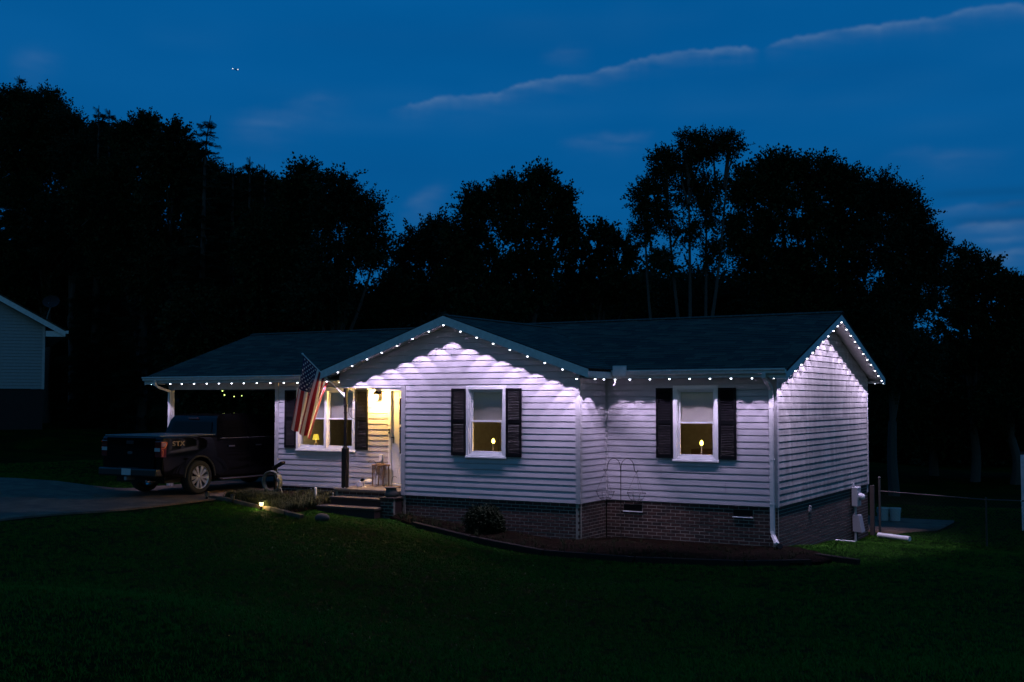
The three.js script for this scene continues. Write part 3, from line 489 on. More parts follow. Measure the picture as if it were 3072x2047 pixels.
// ---------------------------------------------------------------- porch lantern and window lamps
const GLOW_WARM = std([1, 0.9, 0.7], 0.4, { emissive: lin(1, 0.72, 0.28), emissiveIntensity: 5 });
{
  const o = thing('porch_lantern', 'lit wall lantern with dark hood beside the white door', 'lantern', [-9.5, 2.13, 0.0135]);
  part('back_plate', rbx(-0.055, 0.055, -0.09, 0.12, 0, 0.02, 0.008), DARKMETAL, o);
  part('arm', tube([[0, 0.05, 0.02], [0, 0.09, 0.06], [0, 0.1, 0.11]], 0.012, 8), DARKMETAL, o);
  part('hood', lathe([[0.001, 0.15], [0.02, 0.14], [0.05, 0.11], [0.085, 0.075], [0.088, 0.065], [0.075, 0.07], [0.001, 0.08]], 20).translate(0, 0, 0.12), DARKMETAL, o);
  part('lamp_glass', lathe([[0.03, 0.066], [0.055, 0.05], [0.058, 0.0], [0.045, -0.06], [0.02, -0.085], [0.001, -0.09]], 18).translate(0, 0, 0.12), GLOW_WARM, o);
  part('finial', new THREE.SphereGeometry(0.014, 10, 8).translate(0, -0.1, 0.12), DARKMETAL, o);
  const l = new THREE.PointLight(lin(1, 0.6, 0.17), 18, 0, 2); l.name = 'lantern_light'; l.position.set(0, -0.02, 0.12); l.castShadow = true; l.shadow.radius = 2; o.add(l);
}
const FLAME = std([1, 0.9, 0.5], 0.4, { emissive: lin(1, 0.75, 0.12), emissiveIntensity: 9 });
function windowCandle(x, y, z, label, cd) {
  const o = thing('window_candle', label, 'candle lamp', [x, y, z], 0, 'candle lamps in the windows');
  part('base', lathe([[0.001, 0], [0.04, 0], [0.042, 0.01], [0.02, 0.022], [0.011, 0.03]], 16), WOOD, o);
  part('stem', lathe([[0.011, 0.028], [0.011, 0.17], [0.02, 0.175], [0.02, 0.185], [0.008, 0.19]], 12), std([0.3, 0.27, 0.2], 0.5), o);
  part('bulb', lathe([[0.008, 0.188], [0.03, 0.205], [0.037, 0.235], [0.026, 0.27], [0.001, 0.295]], 12), FLAME, o);
  const l = new THREE.PointLight(lin(1, 0.6, 0.14), cd, 0, 2); l.name = 'candle_light'; l.position.set(0, 0.23, 0); l.castShadow = true; o.add(l);
}
windowCandle(-5.79, 0.96, BZ - 0.24, 'glowing electric candle behind the window of the front gable', 0.5);
windowCandle(-1.62, 0.96, -0.24, 'glowing electric candle behind the bedroom window beside the downspout', 0.4);
for (const [x, z, cd, lab] of [[-5.9, -0.6, 0.8, 'dim ceiling light in the room behind the front gable window'], [-1.8, -1.7, 0.5, 'dim ceiling light in the bedroom behind the bedroom window']]) {
  const o = thing('ceiling_light', lab, 'ceiling light', [x, 2.46, z]);
  part('plate', new THREE.CylinderGeometry(0.17, 0.17, 0.02, 24).translate(0, -0.01, 0), SASH, o); part('lamp_glass', new THREE.SphereGeometry(0.14, 20, 8, 0, 6.3, 1.57, 1.57).scale(1, 0.5, 1).translate(0, -0.02, 0), std([0.9, 0.8, 0.5], 0.5, { emissive: lin(1, 0.66, 0.26), emissiveIntensity: 1.5 }), o);
  const l = new THREE.PointLight(lin(1, 0.78, 0.45), cd, 0, 2); l.name = 'ceiling_lamp'; l.position.set(0, -0.05, 0); l.castShadow = true; l.shadow.radius = 2; o.add(l);
}
for (const [x, z] of [[-5.79, BZ - 0.24], [-1.62, -0.24]]) part('window_stool', rbx(x - 0.45, x + 0.45, 0.93, 0.96, z - 0.06, z + 0.11, 0.004), SASH, house);
{ // lamp on a table in the living room
  const tb = thing('side_table', 'small dark side table inside the living room window', 'table', [-11.93, 0.06, -0.62]);
  part('table_top', rbx(-0.3, 0.3, 0.66, 0.7, -0.25, 0.25, 0.008), WOOD, tb); for (const [a, b] of [[-0.26, -0.21], [0.26, -0.21], [-0.26, 0.21], [0.26, 0.21]]) part('leg', rbx(a - 0.02, a + 0.02, 0, 0.658, b - 0.02, b + 0.02, 0.004), WOOD, tb);
  const o = thing('table_lamp', 'small yellow glowing table lamp inside the living room window', 'table lamp', [-11.93, 0.76, -0.62]);
  part('lamp_base', lathe([[0.001, 0], [0.06, 0], [0.06, 0.015], [0.03, 0.04], [0.045, 0.16], [0.02, 0.26], [0.01, 0.32]], 18), std([0.3, 0.25, 0.2], 0.4), o);
  part('lamp_shade', new THREE.CylinderGeometry(0.055, 0.085, 0.13, 22, 1, true).translate(0, 0.38, 0), std([0.9, 0.75, 0.3], 0.8, { emissive: lin(1, 0.72, 0.06), emissiveIntensity: 0.9, side: THREE.DoubleSide }), o);
  part('bulb', new THREE.SphereGeometry(0.03, 12, 8).translate(0, 0.38, 0), FLAME, o);
  const l = new THREE.PointLight(lin(1, 0.74, 0.42), 0.42, 0, 2); l.name = 'lamp_light'; l.position.set(0, 0.38, 0); l.castShadow = true; o.add(l);
}
// ---------------------------------------------------------------- flag on the porch post
{
  const foot = V(-9.6, 2.18, 1.235), tip = V(-10.27, 3.1, 1.86);
  const o = thing('flag', 'stars and stripes flag hanging in folds from a white pole on the porch post', 'flag', [0, 0, 0]);
  part('pole', [bar(foot.toArray(), tip.toArray(), 0.0125, 10), new THREE.SphereGeometry(0.02, 10, 8).translate(tip.x, tip.y, tip.z)], WHITEPLASTIC, o);
  part('bracket', [rbx(foot.x - 0.03, foot.x + 0.03, foot.y - 0.06, foot.y + 0.06, 1.2065, 1.222, 0.004), bar([foot.x + 0.01, foot.y - 0.03, 1.22], foot.clone().lerp(tip, 0.1).toArray(), 0.022, 10)], WHITEPLASTIC, o);
  const clips = [0.06, 0.5, 0.86]; for (const t of [0.99, 0.4]) { const p = foot.clone().lerp(tip, t); part('clip', new THREE.TorusGeometry(0.018, 0.005, 6, 12).rotateY(0.8).translate(p.x, p.y, p.z), WHITEPLASTIC, o); }
  // printed cloth: thirteen stripes, blue canton with fifty stars
  const cv = document.createElement('canvas'); cv.width = 1216; cv.height = 640; const c = cv.getContext('2d');
  for (let i = 0; i < 13; i++) { c.fillStyle = i % 2 ? '#e9e4e2' : '#a81f2b'; c.fillRect(0, i * 640 / 13, 1216, 640 / 13 + 1); }
  const cw = 486, chh = 640 * 7 / 13; c.fillStyle = '#1a2350'; c.fillRect(0, 0, cw, chh); c.fillStyle = '#f0ecea';
  for (let r = 0; r < 9; r++) for (let k = 0; k < (r % 2 ? 5 : 6); k++) { const x = cw * ((r % 2 ? 2 : 1) + 2 * k) / 12, y = chh * (r + 1) / 10; c.beginPath(); for (let i = 0; i < 10; i++) { const a = -Math.PI / 2 + i * Math.PI / 5, q = i % 2 ? 7.5 : 19; c[i ? 'lineTo' : 'moveTo'](x + q * Math.cos(a), y + q * Math.sin(a)); } c.closePath(); c.fill(); }
  const tex = new THREE.CanvasTexture(cv); tex.colorSpace = THREE.SRGBColorSpace; tex.magFilter = THREE.LinearFilter;
  const nu = 60, nv = 40, pos = [], uv = [], idx = [];
  const hA = foot.clone().lerp(tip, 0.965), hB = foot.clone().lerp(tip, 0.36);
  const eA = V(-10.52, 1.42, 1.9), eB = V(-10.2, 1.2, 1.62);
  for (let i = 0; i <= nu; i++) for (let j = 0; j <= nv; j++) {
    const h = i / nu, f = j / nv; // h: along the hoist from the tip down, f: along the fly
    const a = hA.clone().lerp(hB, h), b = eA.clone().lerp(eB, h), p = a.lerp(b, f);
    p.y -= 0.06 * Math.sin(Math.PI * f) * (1 - h);
    const grow = smooth(0, 0.5, f), fold = Math.sin(h * Math.PI * 4.6 + 0.5 + f * 1.1) * 0.13 * grow + Math.sin(h * Math.PI * 9 + f * 4) * 0.03 * grow;
    const side = Math.cos(h * Math.PI * 4.6 + 0.5 + f * 0.9) * 0.05 * grow;
    p.x += fold * 0.45 + side; p.z += fold * 0.9; p.y += 0.02 * Math.sin(h * 15 + 2) * f;
    pos.push(p.x, p.y - 0.006, p.z); uv.push(f, 1 - h);
  }
  for (let i = 0; i < nu; i++) for (let j = 0; j < nv; j++) { const k = i * (nv + 1) + j; idx.push(k, k + 1, k + nv + 1, k + 1, k + nv + 2, k + nv + 1); }
  const g = new THREE.BufferGeometry(); g.setAttribute('position', new THREE.Float32BufferAttribute(pos, 3)); g.setAttribute('uv', new THREE.Float32BufferAttribute(uv, 2)); g.setIndex(idx); g.computeVertexNormals();
  part('cloth', g, new THREE.MeshPhysicalMaterial({ map: tex, roughness: 0.85, side: THREE.DoubleSide, transmission: 0.28, thickness: 0 }), o);
}
// ---------------------------------------------------------------- things on the porch
{
  const py = 0.085;
  tag(put(Object.assign(new THREE.Mesh(lathe([[0.001, 0.014], [0.3, 0.014], [0.305, 0.008], [0.3, 0], [0.001, 0]], 30).scale(1, 1, 0.62), std([0.3, 0.2, 0.11], 0.95, { map: rep(soilTex, 2) })), { name: 'doormat' }), scene), 'tan half round doormat in front of the white door', 'doormat').position.set(-8.72, py, 0.42);
  const hk = thing('garden_hook', 'thin black shepherd hook standing on the porch floor by the post', 'hook', [-9.28, py, 0.55]);
  part('stem', tube([[0.1, 0, 0], [0.1, 0.3, 0], [0.095, 0.5, 0], [0.05, 0.585, 0], [-0.03, 0.6, 0], [-0.1, 0.575, 0], [-0.12, 0.54, 0]], 0.005, 6), DARKMETAL, hk); part('foot', new THREE.CylinderGeometry(0.06, 0.06, 0.006, 14).translate(0.1, 0.003, 0), DARKMETAL, hk);
  const bf = thing('butterfly_ornament', 'cream butterfly shaped garden ornament on a stake on the porch', 'ornament', [-9.36, py, 0.75]);
  const wing = (s) => { const sh = new THREE.Shape(); sh.moveTo(0, 0); sh.bezierCurveTo(0.06, 0.08, 0.14, 0.1, 0.17, 0.05); sh.bezierCurveTo(0.17, 0, 0.1, -0.02, 0, 0); return new THREE.ExtrudeGeometry(sh, { depth: 0.008, bevelEnabled: false }).scale(s, 1, 1).rotateY(s * 0.35).rotateX(-0.7).translate(0, 0.15, 0); };
  const CREAM = std([0.62, 0.56, 0.36], 0.6); for (const s of [-1, 1]) part('wing', wing(s), CREAM, bf); part('stake', [bar([0, 0, 0], [0, 0.16, 0], 0.012, 8), new THREE.CylinderGeometry(0.05, 0.06, 0.01, 12).translate(0, 0.005, 0)], CREAM, bf);
  const jar = thing('glass_jar', 'squat pale glass jar beside the butterfly ornament', 'jar', [-9.46, py, 0.8]); part('body', lathe([[0.001, 0], [0.07, 0], [0.075, 0.02], [0.075, 0.1], [0.06, 0.115], [0.06, 0.12], [0.066, 0.03], [0.001, 0.012]], 18), std([0.5, 0.48, 0.5], 0.25), jar); part('rim', new THREE.TorusGeometry(0.063, 0.006, 6, 20).rotateX(Math.PI / 2).translate(0, 0.118, 0), STEEL, jar);
  const st = thing('plant_stand', 'brown wooden plant stand with a draped dried arrangement beside the door', 'plant stand', [-9.28, py, 0.24]);
  part('top', rbx(-0.17, 0.17, 0.46, 0.49, -0.13, 0.13, 0.006), WOOD, st); for (const [a, b] of [[-0.15, -0.11], [0.15, -0.11], [-0.15, 0.11], [0.15, 0.11]]) part('leg', rbx(a - 0.012, a + 0.012, 0, 0.459, b - 0.012, b + 0.012, 0.003), WOOD, st);
  const rnd = rng(5), strands = []; for (let i = 0; i < 60; i++) { const a = rnd() * 6.28, r = 0.05 + rnd() * 0.12, x = Math.cos(a) * r, z = Math.sin(a) * r * 0.7; strands.push(tube([[x * 0.3, 0.49, z * 0.3], [x * 0.8, 0.5 + rnd() * 0.03, z * 0.9], [x * 1.25, 0.4 - rnd() * 0.1, z * 1.35 + 0.03], [x * 1.2, 0.12 + rnd() * 0.2, z * 1.3 + 0.03]], 0.0035, 4, 6)); } stuff(part('dried_strands', strands, std([0.24, 0.15, 0.08], 0.9), st));
  part('tag', rbx(-0.02, 0.02, 0.05, 0.24, 0.14, 0.146, 0.002), WHITEPLASTIC, st);
  const ring = thing('wire_ring', 'thin black wire ring ornament hung beside the living room window', 'ornament', [-9.97, 1.83, 0.3]);
  part('ring', new THREE.TorusGeometry(0.215, 0.005, 6, 40), DARKMETAL, ring); part('spoke', [bar([-0.14, 0.0, 0], [0.16, 0.0, 0], 0.004), bar([-0.14, 0, 0], [-0.17, -0.06, 0], 0.004)], DARKMETAL, ring); part('hanger', [bar([0, 0.215, 0], [0, 0.52, -0.02], 0.002, 5)], DARKMETAL, ring);
  const hk2 = thing('small_hook', 'short bent wire hook standing at the porch edge by the door', 'hook', [-8.4, py, 1.0]); part('stem', tube([[0, 0, 0], [0, 0.22, 0], [0.02, 0.27, 0], [0.07, 0.29, 0], [0.13, 0.27, 0]], 0.005, 6), DARKMETAL, hk2); part('foot', new THREE.CylinderGeometry(0.03, 0.03, 0.006, 12).translate(0, 0.003, 0), DARKMETAL, hk2);
  const urn = thing('urn_planter', 'dark stone urn on the brick pedestal beside the porch steps', 'urn', [-8.0, -0.022, 1.57]);
  part('bowl', lathe([[0.001, 0], [0.11, 0], [0.13, 0.015], [0.15, 0.05], [0.145, 0.1], [0.115, 0.15], [0.11, 0.17], [0.14, 0.195], [0.15, 0.2], [0.15, 0.212], [0.12, 0.212], [0.1, 0.17], [0.001, 0.15]], 24), std([0.1, 0.085, 0.075], 0.85, { map: grain }), urn);
  part('soil', new THREE.CylinderGeometry(0.112, 0.1, 0.03, 20).translate(0, 0.175, 0), SOIL, urn);
}

// ---------------------------------------------------------------- beds in front of the house
const leafBlade = (w, h, bend) => { const p = [], n = 3; for (let i = 0; i < n; i++) { const a = i / n, b = (i + 1) / n, wa = w * (1 - a * a), wb = w * (1 - b * b), za = bend * a * a, zb = bend * b * b; p.push([[-wa, a * h, za], [wa, a * h, za], [wb, b * h * (1 - 0.1 * b), zb], [-wb, b * h * (1 - 0.1 * b), zb]]); } return quads(p); };
function tuft(n, w, h, spread, seed) { const r = rng(seed), l = []; for (let i = 0; i < n; i++) l.push(leafBlade(w * (0.7 + r() * 0.6), h * (0.6 + r() * 0.6), h * (0.2 + r() * 0.8)).rotateY(r() * 6.283).translate((r() - 0.5) * spread, 0, (r() - 0.5) * spread)); return join(l); }
function scatter(name, geo, m, places, parent = scene) { const o = new THREE.InstancedMesh(geo, m, places.length); o.name = name; const M = new THREE.Matrix4(), q = new THREE.Quaternion(), e = new THREE.Euler(); places.forEach(([x, y, z, rx, ry, rz, s], i) => { e.set(rx, ry, rz); M.compose(V(x, y, z), q.setFromEuler(e), V(s, s, s)); o.setMatrixAt(i, M); }); return put(o, parent); }
const inside = (poly, x, z) => { let c = false; for (let i = 0, j = poly.length - 1; i < poly.length; j = i++) { const [a, b] = poly[i], [d, e] = poly[j]; if ((b > z) !== (e > z) && x < (d - a) * (z - b) / (e - b) + a) c = !c; } return c; };
// strip bed along the gable and bedroom walls, edge points (x, inner z, outer z)
const STRIP = [[-7.9, 1.2, 1.75], [-7.2, 1.2, 2.15], [-6.2, 1.2, 2.45], [-5.2, 1.2, 2.7], [-4.2, 1.2, 2.95], [-3.2, 0, 3.05], [-2.2, 0, 3.05], [-1.2, 0, 2.95], [-0.4, 0, 2.75], [0.3, -0.3, 2.35], [0.9, 0.2, 1.75], [1.25, 0.8, 1.2]];
const stripAt = (x, k) => { for (let i = 1; i < STRIP.length; i++) if (x <= STRIP[i][0]) { const t = (x - STRIP[i - 1][0]) / (STRIP[i][0] - STRIP[i - 1][0]); return STRIP[i - 1][k] + (STRIP[i][k] - STRIP[i - 1][k]) * t; } return STRIP[STRIP.length - 1][k]; };
const bump = (x, z) => 0.05 * (fbm(x * 3 + 40, z * 3 + 9, 4) - 0.4);
setting('mulch_bed', sheet(span(-7.9, 1.25, 90), span(0, 1, 26), (x, t) => { const z = stripAt(x, 1) + (stripAt(x, 2) - stripAt(x, 1)) * t; return [x, groundY(x, z) + 0.035 + 0.05 * Math.sin(Math.PI * t) + bump(x, z), z]; }, 0.1), SOIL);
const BED = [[-12.62, 0.02], [-12.62, 1.95], [-12.0, 2.1], [-10.75, 2.55], [-9.9, 2.85], [-9.74, 2.1], [-9.78, 1.35], [-9.8, 0.02]];
setting('porch_bed', sheet(span(-12.62, -9.8, 40), span(0, 1, 24), (x, t) => { const z1 = 1.9 + 1.0 * smooth(-12.4, -9.7, x), z = 0.02 + z1 * t; return [x, groundY(x, z) + 0.06 + bump(x, z), z]; }, 0.12), SOIL);
{ // pale concrete edging of the porch bed, in lengths
  const P = [[-13.0, 1.95], [-12.4, 2.08], [-11.7, 2.28], [-11.0, 2.5], [-10.3, 2.75], [-9.7, 2.98], [-9.2, 3.08]];
  const e = thing('bed_edging', 'pale concrete edging stones curving along the porch bed', 'edging', [0, 0, 0]);
  for (let i = 1; i < P.length; i++) { const [a, b] = [P[i - 1], P[i]], dx = b[0] - a[0], dz = b[1] - a[1], L = Math.hypot(dx, dz), y = groundY((a[0] + b[0]) / 2, (a[1] + b[1]) / 2); const g = new RoundedBoxGeometry(L - 0.012, 0.16, 0.12, 2, 0.015); g.rotateZ(Math.atan2(groundY(...b) - groundY(...a), L)); g.rotateY(-Math.atan2(dz, dx)); part('edging_stone', metric(g).translate((a[0] + b[0]) / 2, y + 0.0, (a[1] + b[1]) / 2), CONCRETE, e); }
}
{ // landscape timbers round the strip bed
  const P = [[-6.9, 2.32], [-5.2, 2.8], [-3.4, 3.12], [-1.6, 3.1], [0.2, 2.5], [1.05, 1.45]];
  const lab = ['beneath the gable window', 'in front of the round shrub', 'by the bed of the bay corner', 'below the bedroom window', 'below the downspout corner'];
  const timber = (a, b, label) => { const dx = b[0] - a[0], dz = b[1] - a[1], L = Math.hypot(dx, dz), g = new RoundedBoxGeometry(L - 0.03, 0.13, 0.11, 2, 0.02); g.rotateZ(Math.atan2(groundY(...b) - groundY(...a), L)); g.rotateY(-Math.atan2(dz, dx)); return single('landscape_timber', metric(g).translate((a[0] + b[0]) / 2, (groundY(...a) + groundY(...b)) / 2 + 0.04, (a[1] + b[1]) / 2), DARKWOOD, label, 'timber', 'landscape timbers'); };
  for (let i = 1; i < P.length; i++) timber(P[i - 1], P[i], 'black landscape timber edging the bed ' + lab[i - 1]);
  timber([0.9, 0.62], [1.78, 0.95], 'black landscape timber sticking out onto the lawn past the downspout');
}
{ // ground cover
  const rnd = rng(77), pl = [], pl2 = [];
  while (pl.length < 900) { const x = -12.6 + rnd() * 2.8, z = rnd() * 2.9; if (!inside(BED, x, z)) continue; const edge = z > 0.9 + 0.9 * smooth(-12.4, -9.7, x); if (!edge && (rnd() < 0.85 || x < -11.6)) continue; pl.push([x, groundY(x, z) + 0.05, z, 0, rnd() * 6.28, 0, 0.7 + rnd() * 0.7]); }
  const a = scatter('ground_cover', tuft(14, 0.006, 0.14, 0.08, 3), phy([0.035, 0.042, 0.016], 0.7, { specularIntensity: 0.4 }), pl); stuff(a);
  tag(a, 'low grassy ground cover filling the bed beside the porch steps', 'ground cover');
  for (let i = 0; i < 420; i++) { const x = -7.8 + rnd() * 8.9, t = rnd(); const z = stripAt(x, 1) + (stripAt(x, 2) - stripAt(x, 1)) * (0.3 + 0.68 * t); pl2.push([x, groundY(x, z) + 0.04, z, 0, rnd() * 6.28, 0, 0.35 + rnd() * 0.4]); }
  const b = scatter('weeds', tuft(9, 0.006, 0.2, 0.08, 4), phy([0.02, 0.028, 0.01], 0.8, { specularIntensity: 0.2 }), pl2); stuff(b); tag(b, 'sparse low weeds growing in the dark strip bed under the windows', 'weeds');
}
function shrub(pos, r, label, seed) {
  const s = thing('shrub', label, 'shrub', pos); const rnd = rng(seed), lf = [], tw = [];
  for (let i = 0; i < 1500; i++) { const a = rnd() * 6.283, c = rnd() * 2 - 1, q = r * (0.5 + 0.5 * Math.cbrt(rnd())) * (0.45 + 1.05 * fbm(a * 1.7 + 3, c * 2.6 + 1, 3)), st = Math.sqrt(1 - c * c); lf.push([Math.cos(a) * st * q, Math.max(0.03, r * 0.75 + c * q * 0.8), Math.sin(a) * st * q, rnd() * 6, rnd() * 6, rnd() * 6, 0.5 + rnd() * 0.4]); }
  for (let i = 0; i < 9; i++) { const a = rnd() * 6.28; tw.push(tube([[0, 0, 0], [Math.cos(a) * r * 0.3, r * 0.5, Math.sin(a) * r * 0.3], [Math.cos(a) * r * 0.7, r * (0.9 + 0.4 * rnd()), Math.sin(a) * r * 0.7]], 0.008, 5, 6)); }
  part('stems', tw, WOOD, s); stuff(scatter('foliage', leafClump(0.05, 0.12, 14, 8), phy([0.01, 0.018, 0.006], 0.75, { specularIntensity: 0.25 }), lf, s));
}
function leafClump(leaf, radius, n, seed) { const r = rng(seed), q = []; for (let i = 0; i < n; i++) { const c = V(r() - 0.5, r() - 0.5, r() - 0.5).multiplyScalar(2 * radius), d = V(r() - 0.5, r() - 0.5, r() - 0.5).normalize(), e = V(r() - 0.5, r() - 0.5, r() - 0.5).cross(d).normalize(), L = leaf * (0.7 + 0.6 * r()), w = L * 0.42; const a = c.clone(), b = c.clone().addScaledVector(d, L), m = c.clone().addScaledVector(d, L * 0.45); q.push([a.toArray(), m.clone().addScaledVector(e, w).toArray(), b.toArray(), m.clone().addScaledVector(e, -w).toArray()]); } return quads(q); }
shrub([-5.4, groundY(-5.4, 1.95) + 0.03, 1.95], 0.31, 'round dark green shrub in the bed below the gable window', 12);

// path lights
function pathLight(x, z, lit, label) {
  const y = groundY(x, z), o = thing('path_light', label, 'path light', [x, y, z], 0, 'path lights along the porch bed');
  part('stake', lathe([[0.02, -0.06], [0.028, 0.0], [0.03, 0.07], [0.02, 0.09]], 12), BLACK, o);
  part('lamp_glass', lathe([[0.024, 0.088], [0.04, 0.1], [0.05, 0.17], [0.048, 0.175]], 14), lit ? std([1, 0.9, 0.6], 0.4, { emissive: lin(1, 0.82, 0.36), emissiveIntensity: 3.2 }) : std([0.1, 0.1, 0.1], 0.3), o);
  part('cap', lathe([[0.06, 0.172], [0.062, 0.18], [0.03, 0.2], [0.001, 0.208]], 16), BLACK, o);
  for (let i = 0; i < 4; i++) { const a = i * Math.PI / 2 + 0.5; part('rib', bar([Math.cos(a) * 0.044, 0.1, Math.sin(a) * 0.044], [Math.cos(a) * 0.054, 0.174, Math.sin(a) * 0.054], 0.003, 5), BLACK, o); }
  if (lit) { const l = new THREE.PointLight(lin(1, 0.8, 0.32), 0.7, 0, 2); l.name = 'path_lamp'; l.position.set(0, 0.135, 0); l.castShadow = true; l.shadow.radius = 1.5; o.add(l); }
}
pathLight(-10.6, 2.78, true, 'lit path light glowing at the edge of the porch bed');
pathLight(-12.75, 2.25, false, 'unlit black path light beside the truck wheel');
pathLight(-11.9, 2.3, false, 'unlit black path light on the edging between truck and lit path light');
{
  const r = rng(9); const s = single('garden_rock', new THREE.IcosahedronGeometry(0.13, 2).scale(1.3, 0.75, 1), std([0.05, 0.045, 0.04], 0.9, { map: grain }), 'dark rock at the end of the pale bed edging', 'rock'); s.position.set(-8.72, groundY(-8.72, 3.0) + 0.06, 3.0);
  const c = thing('cleanout_pipe', 'short white pipe standing in the bed beside the steps', 'pipe', [-10.6, groundY(-10.6, 0.95) + 0.03, 0.95]); part('pipe', bar([0, 0, 0], [-0.01, 0.27, 0], 0.025, 12), WHITEPLASTIC, c); part('cap', new THREE.CylinderGeometry(0.033, 0.033, 0.04, 12).translate(-0.011, 0.28, 0), WHITEPLASTIC, c);
  const c2 = thing('garden_stake', 'grey metal stake with a ball top right beside the steps', 'stake', [-9.9, groundY(-9.9, 1.2) + 0.03, 1.2]); part('rod', bar([0, 0, 0], [0, 0.22, 0], 0.015, 8), STEEL, c2); part('ball', new THREE.SphereGeometry(0.025, 10, 8).translate(0, 0.23, 0), STEEL, c2);
}
{ // hose stand and hose
  const x = -12.2, z = 0.55, y = groundY(x, z) + 0.05, o = thing('hose_stand', 'dark post hose stand with a slanted top board at the living room corner', 'hose stand', [x, y, z]);
  part('post', rbx(-0.03, 0.03, -0.05, 0.62, -0.03, 0.03, 0.004), DARKWOOD, o); part('top_board', new RoundedBoxGeometry(0.34, 0.06, 0.14, 2, 0.01).rotateZ(0.45).translate(0.1, 0.68, 0), DARKWOOD, o); part('peg', bar([0, 0.5, 0], [0, 0.5, 0.14], 0.02, 8), DARKWOOD, o); part('base', rbx(-0.22, 0.22, -0.02, 0.03, -0.1, 0.14, 0.006), DARKWOOD, o);
  const H = std([0.13, 0.14, 0.12], 0.5), pts = []; const r = rng(4); for (let i = 0; i <= 220; i++) { const a = i / 220 * 11 * 6.2832 + 1.6, q = 0.245 + 0.03 * Math.sin(i * 0.31) + 0.01 * (r() - 0.5); pts.push([Math.cos(a) * q * 1.1, 0.3 + Math.sin(a) * q, 0.08 + 0.05 * Math.sin(i * 0.13)]); }
  pts.push([0.3, 0.1, 0.12], [0.36, 0.02, 0.16], [0.45, 0.03, 0.2]);
  const h = single('garden_hose', tube(pts, 0.014, 6, 660), H, 'coiled grey garden hose hung on the hose stand', 'hose'); h.position.set(x, y, z);
}
// plant hook with two hanging baskets in the corner
{
  const x = -3.07, z = 0.5, g = groundY(x, z), o = thing('plant_hook', 'tall black double shepherd hook in the corner beside the bedroom window', 'plant hook', [x, g, z]);
  const top = 0.78 - g, arm = (s) => tube([[0, top - 0.22, 0], [s * 0.01, top - 0.05, 0], [s * 0.06, top + 0.06, 0], [s * 0.17, top + 0.1, 0], [s * 0.27, top + 0.02, 0], [s * 0.31, top - 0.14, 0], [s * 0.35, top - 0.17, 0], [s * 0.38, top - 0.12, 0]], 0.007, 6);
  part('stem', bar([0, -0.05, 0], [0, top - 0.2, 0], 0.008, 8), DARKMETAL, o); for (const s of [-1, 1]) part('arm', arm(s), DARKMETAL, o);
  for (const [s, lab] of [[-1, 'empty wire hanging basket on the arm nearest the inside corner'], [1, 'empty wire hanging basket on the arm nearest the bedroom window']]) {
    const b = thing('hanging_basket', lab, 'hanging basket', [x + s * 0.345, 0.2, z], 0, 'wire hanging baskets'), R = 0.19;
    part('rim', new THREE.TorusGeometry(R, 0.005, 6, 30).rotateX(Math.PI / 2), DARKMETAL, b); part('lower_ring', new THREE.TorusGeometry(R * 0.62, 0.004, 6, 24).rotateX(Math.PI / 2).translate(0, -0.13, 0), DARKMETAL, b);
    for (let i = 0; i < 8; i++) { const a = i * Math.PI / 4; part('wire', tube([[Math.cos(a) * R, 0, Math.sin(a) * R], [Math.cos(a) * R * 0.85, -0.08, Math.sin(a) * R * 0.85], [Math.cos(a) * R * 0.6, -0.14, Math.sin(a) * R * 0.6], [0, -0.19, 0]], 0.003, 5, 8), DARKMETAL, b); }
    for (let i = 0; i < 3; i++) { const a = i * 2.094 + 0.4; part('chain', bar([Math.cos(a) * R, 0, Math.sin(a) * R], [0, top + g - 0.165 - 0.2, 0], 0.0025, 5), DARKMETAL, b); }
  }
}
// ---------------------------------------------------------------- meter, pipes and boxes on the gable end
{
  const o = thing('electric_meter', 'pale electric meter box with round glass meter near the rear corner', 'meter', [0, 0, 0]); const GREYM = std([0.38, 0.4, 0.43], 0.45, { metalness: 0.2 });
  part('box', rbx(0.014, 0.15, -0.42, 0.02, -5.95, -5.6, 0.01), GREYM, o); part('meter_ring', new THREE.CylinderGeometry(0.085, 0.085, 0.06, 22).rotateZ(Math.PI / 2).translate(0.18, -0.2, -5.77), GREYM, o); part('meter_glass', new THREE.SphereGeometry(0.078, 18, 10, 0, 6.3, 0, 1.57).rotateZ(-Math.PI / 2).translate(0.21, -0.2, -5.77), phy([0.6, 0.62, 0.65], 0.08), o);
  part('conduit', bar([0.07, -1.4, -5.7], [0.07, -0.42, -5.7], 0.03, 10), GREYM, o); part('service_cable', bar([0.05, 0.02, -5.7], [0.03, 0.1, -5.7], 0.02, 8), GREYM, o);
  const b = thing('utility_box', 'small grey sloped utility box below the electric meter', 'utility box', [0, 0, 0]); const sh = new THREE.Shape([[0.0, -0.64], [0.13, -0.64], [0.2, -1.02], [0.0, -1.0]].map((p) => new THREE.Vector2(...p))); part('body', new THREE.ExtrudeGeometry(sh, { depth: 0.32, bevelEnabled: true, bevelSize: 0.006, bevelThickness: 0.006, bevelSegments: 2 }).translate(0.02, 0, -5.98), std([0.3, 0.3, 0.33], 0.5), b); part('cable', bar([0.05, -1.4, -5.9], [0.05, -1.0, -5.9], 0.025, 8), BLACK, b);
  const v = thing('wall_vent', 'small square vent cover on the brick of the gable end', 'vent', [0, 0, 0]); part('cover', rbx(-0.015, 0.01, -0.26, -0.14, -2.3, -2.16, 0.004), std([0.25, 0.25, 0.26], 0.6), v); for (let i = 0; i < 3; i++) part('slat', bx(0.01, 0.018, -0.24 + i * 0.035, -0.225 + i * 0.035, -2.29, -2.17), std([0.2, 0.2, 0.2], 0.6), v);
}
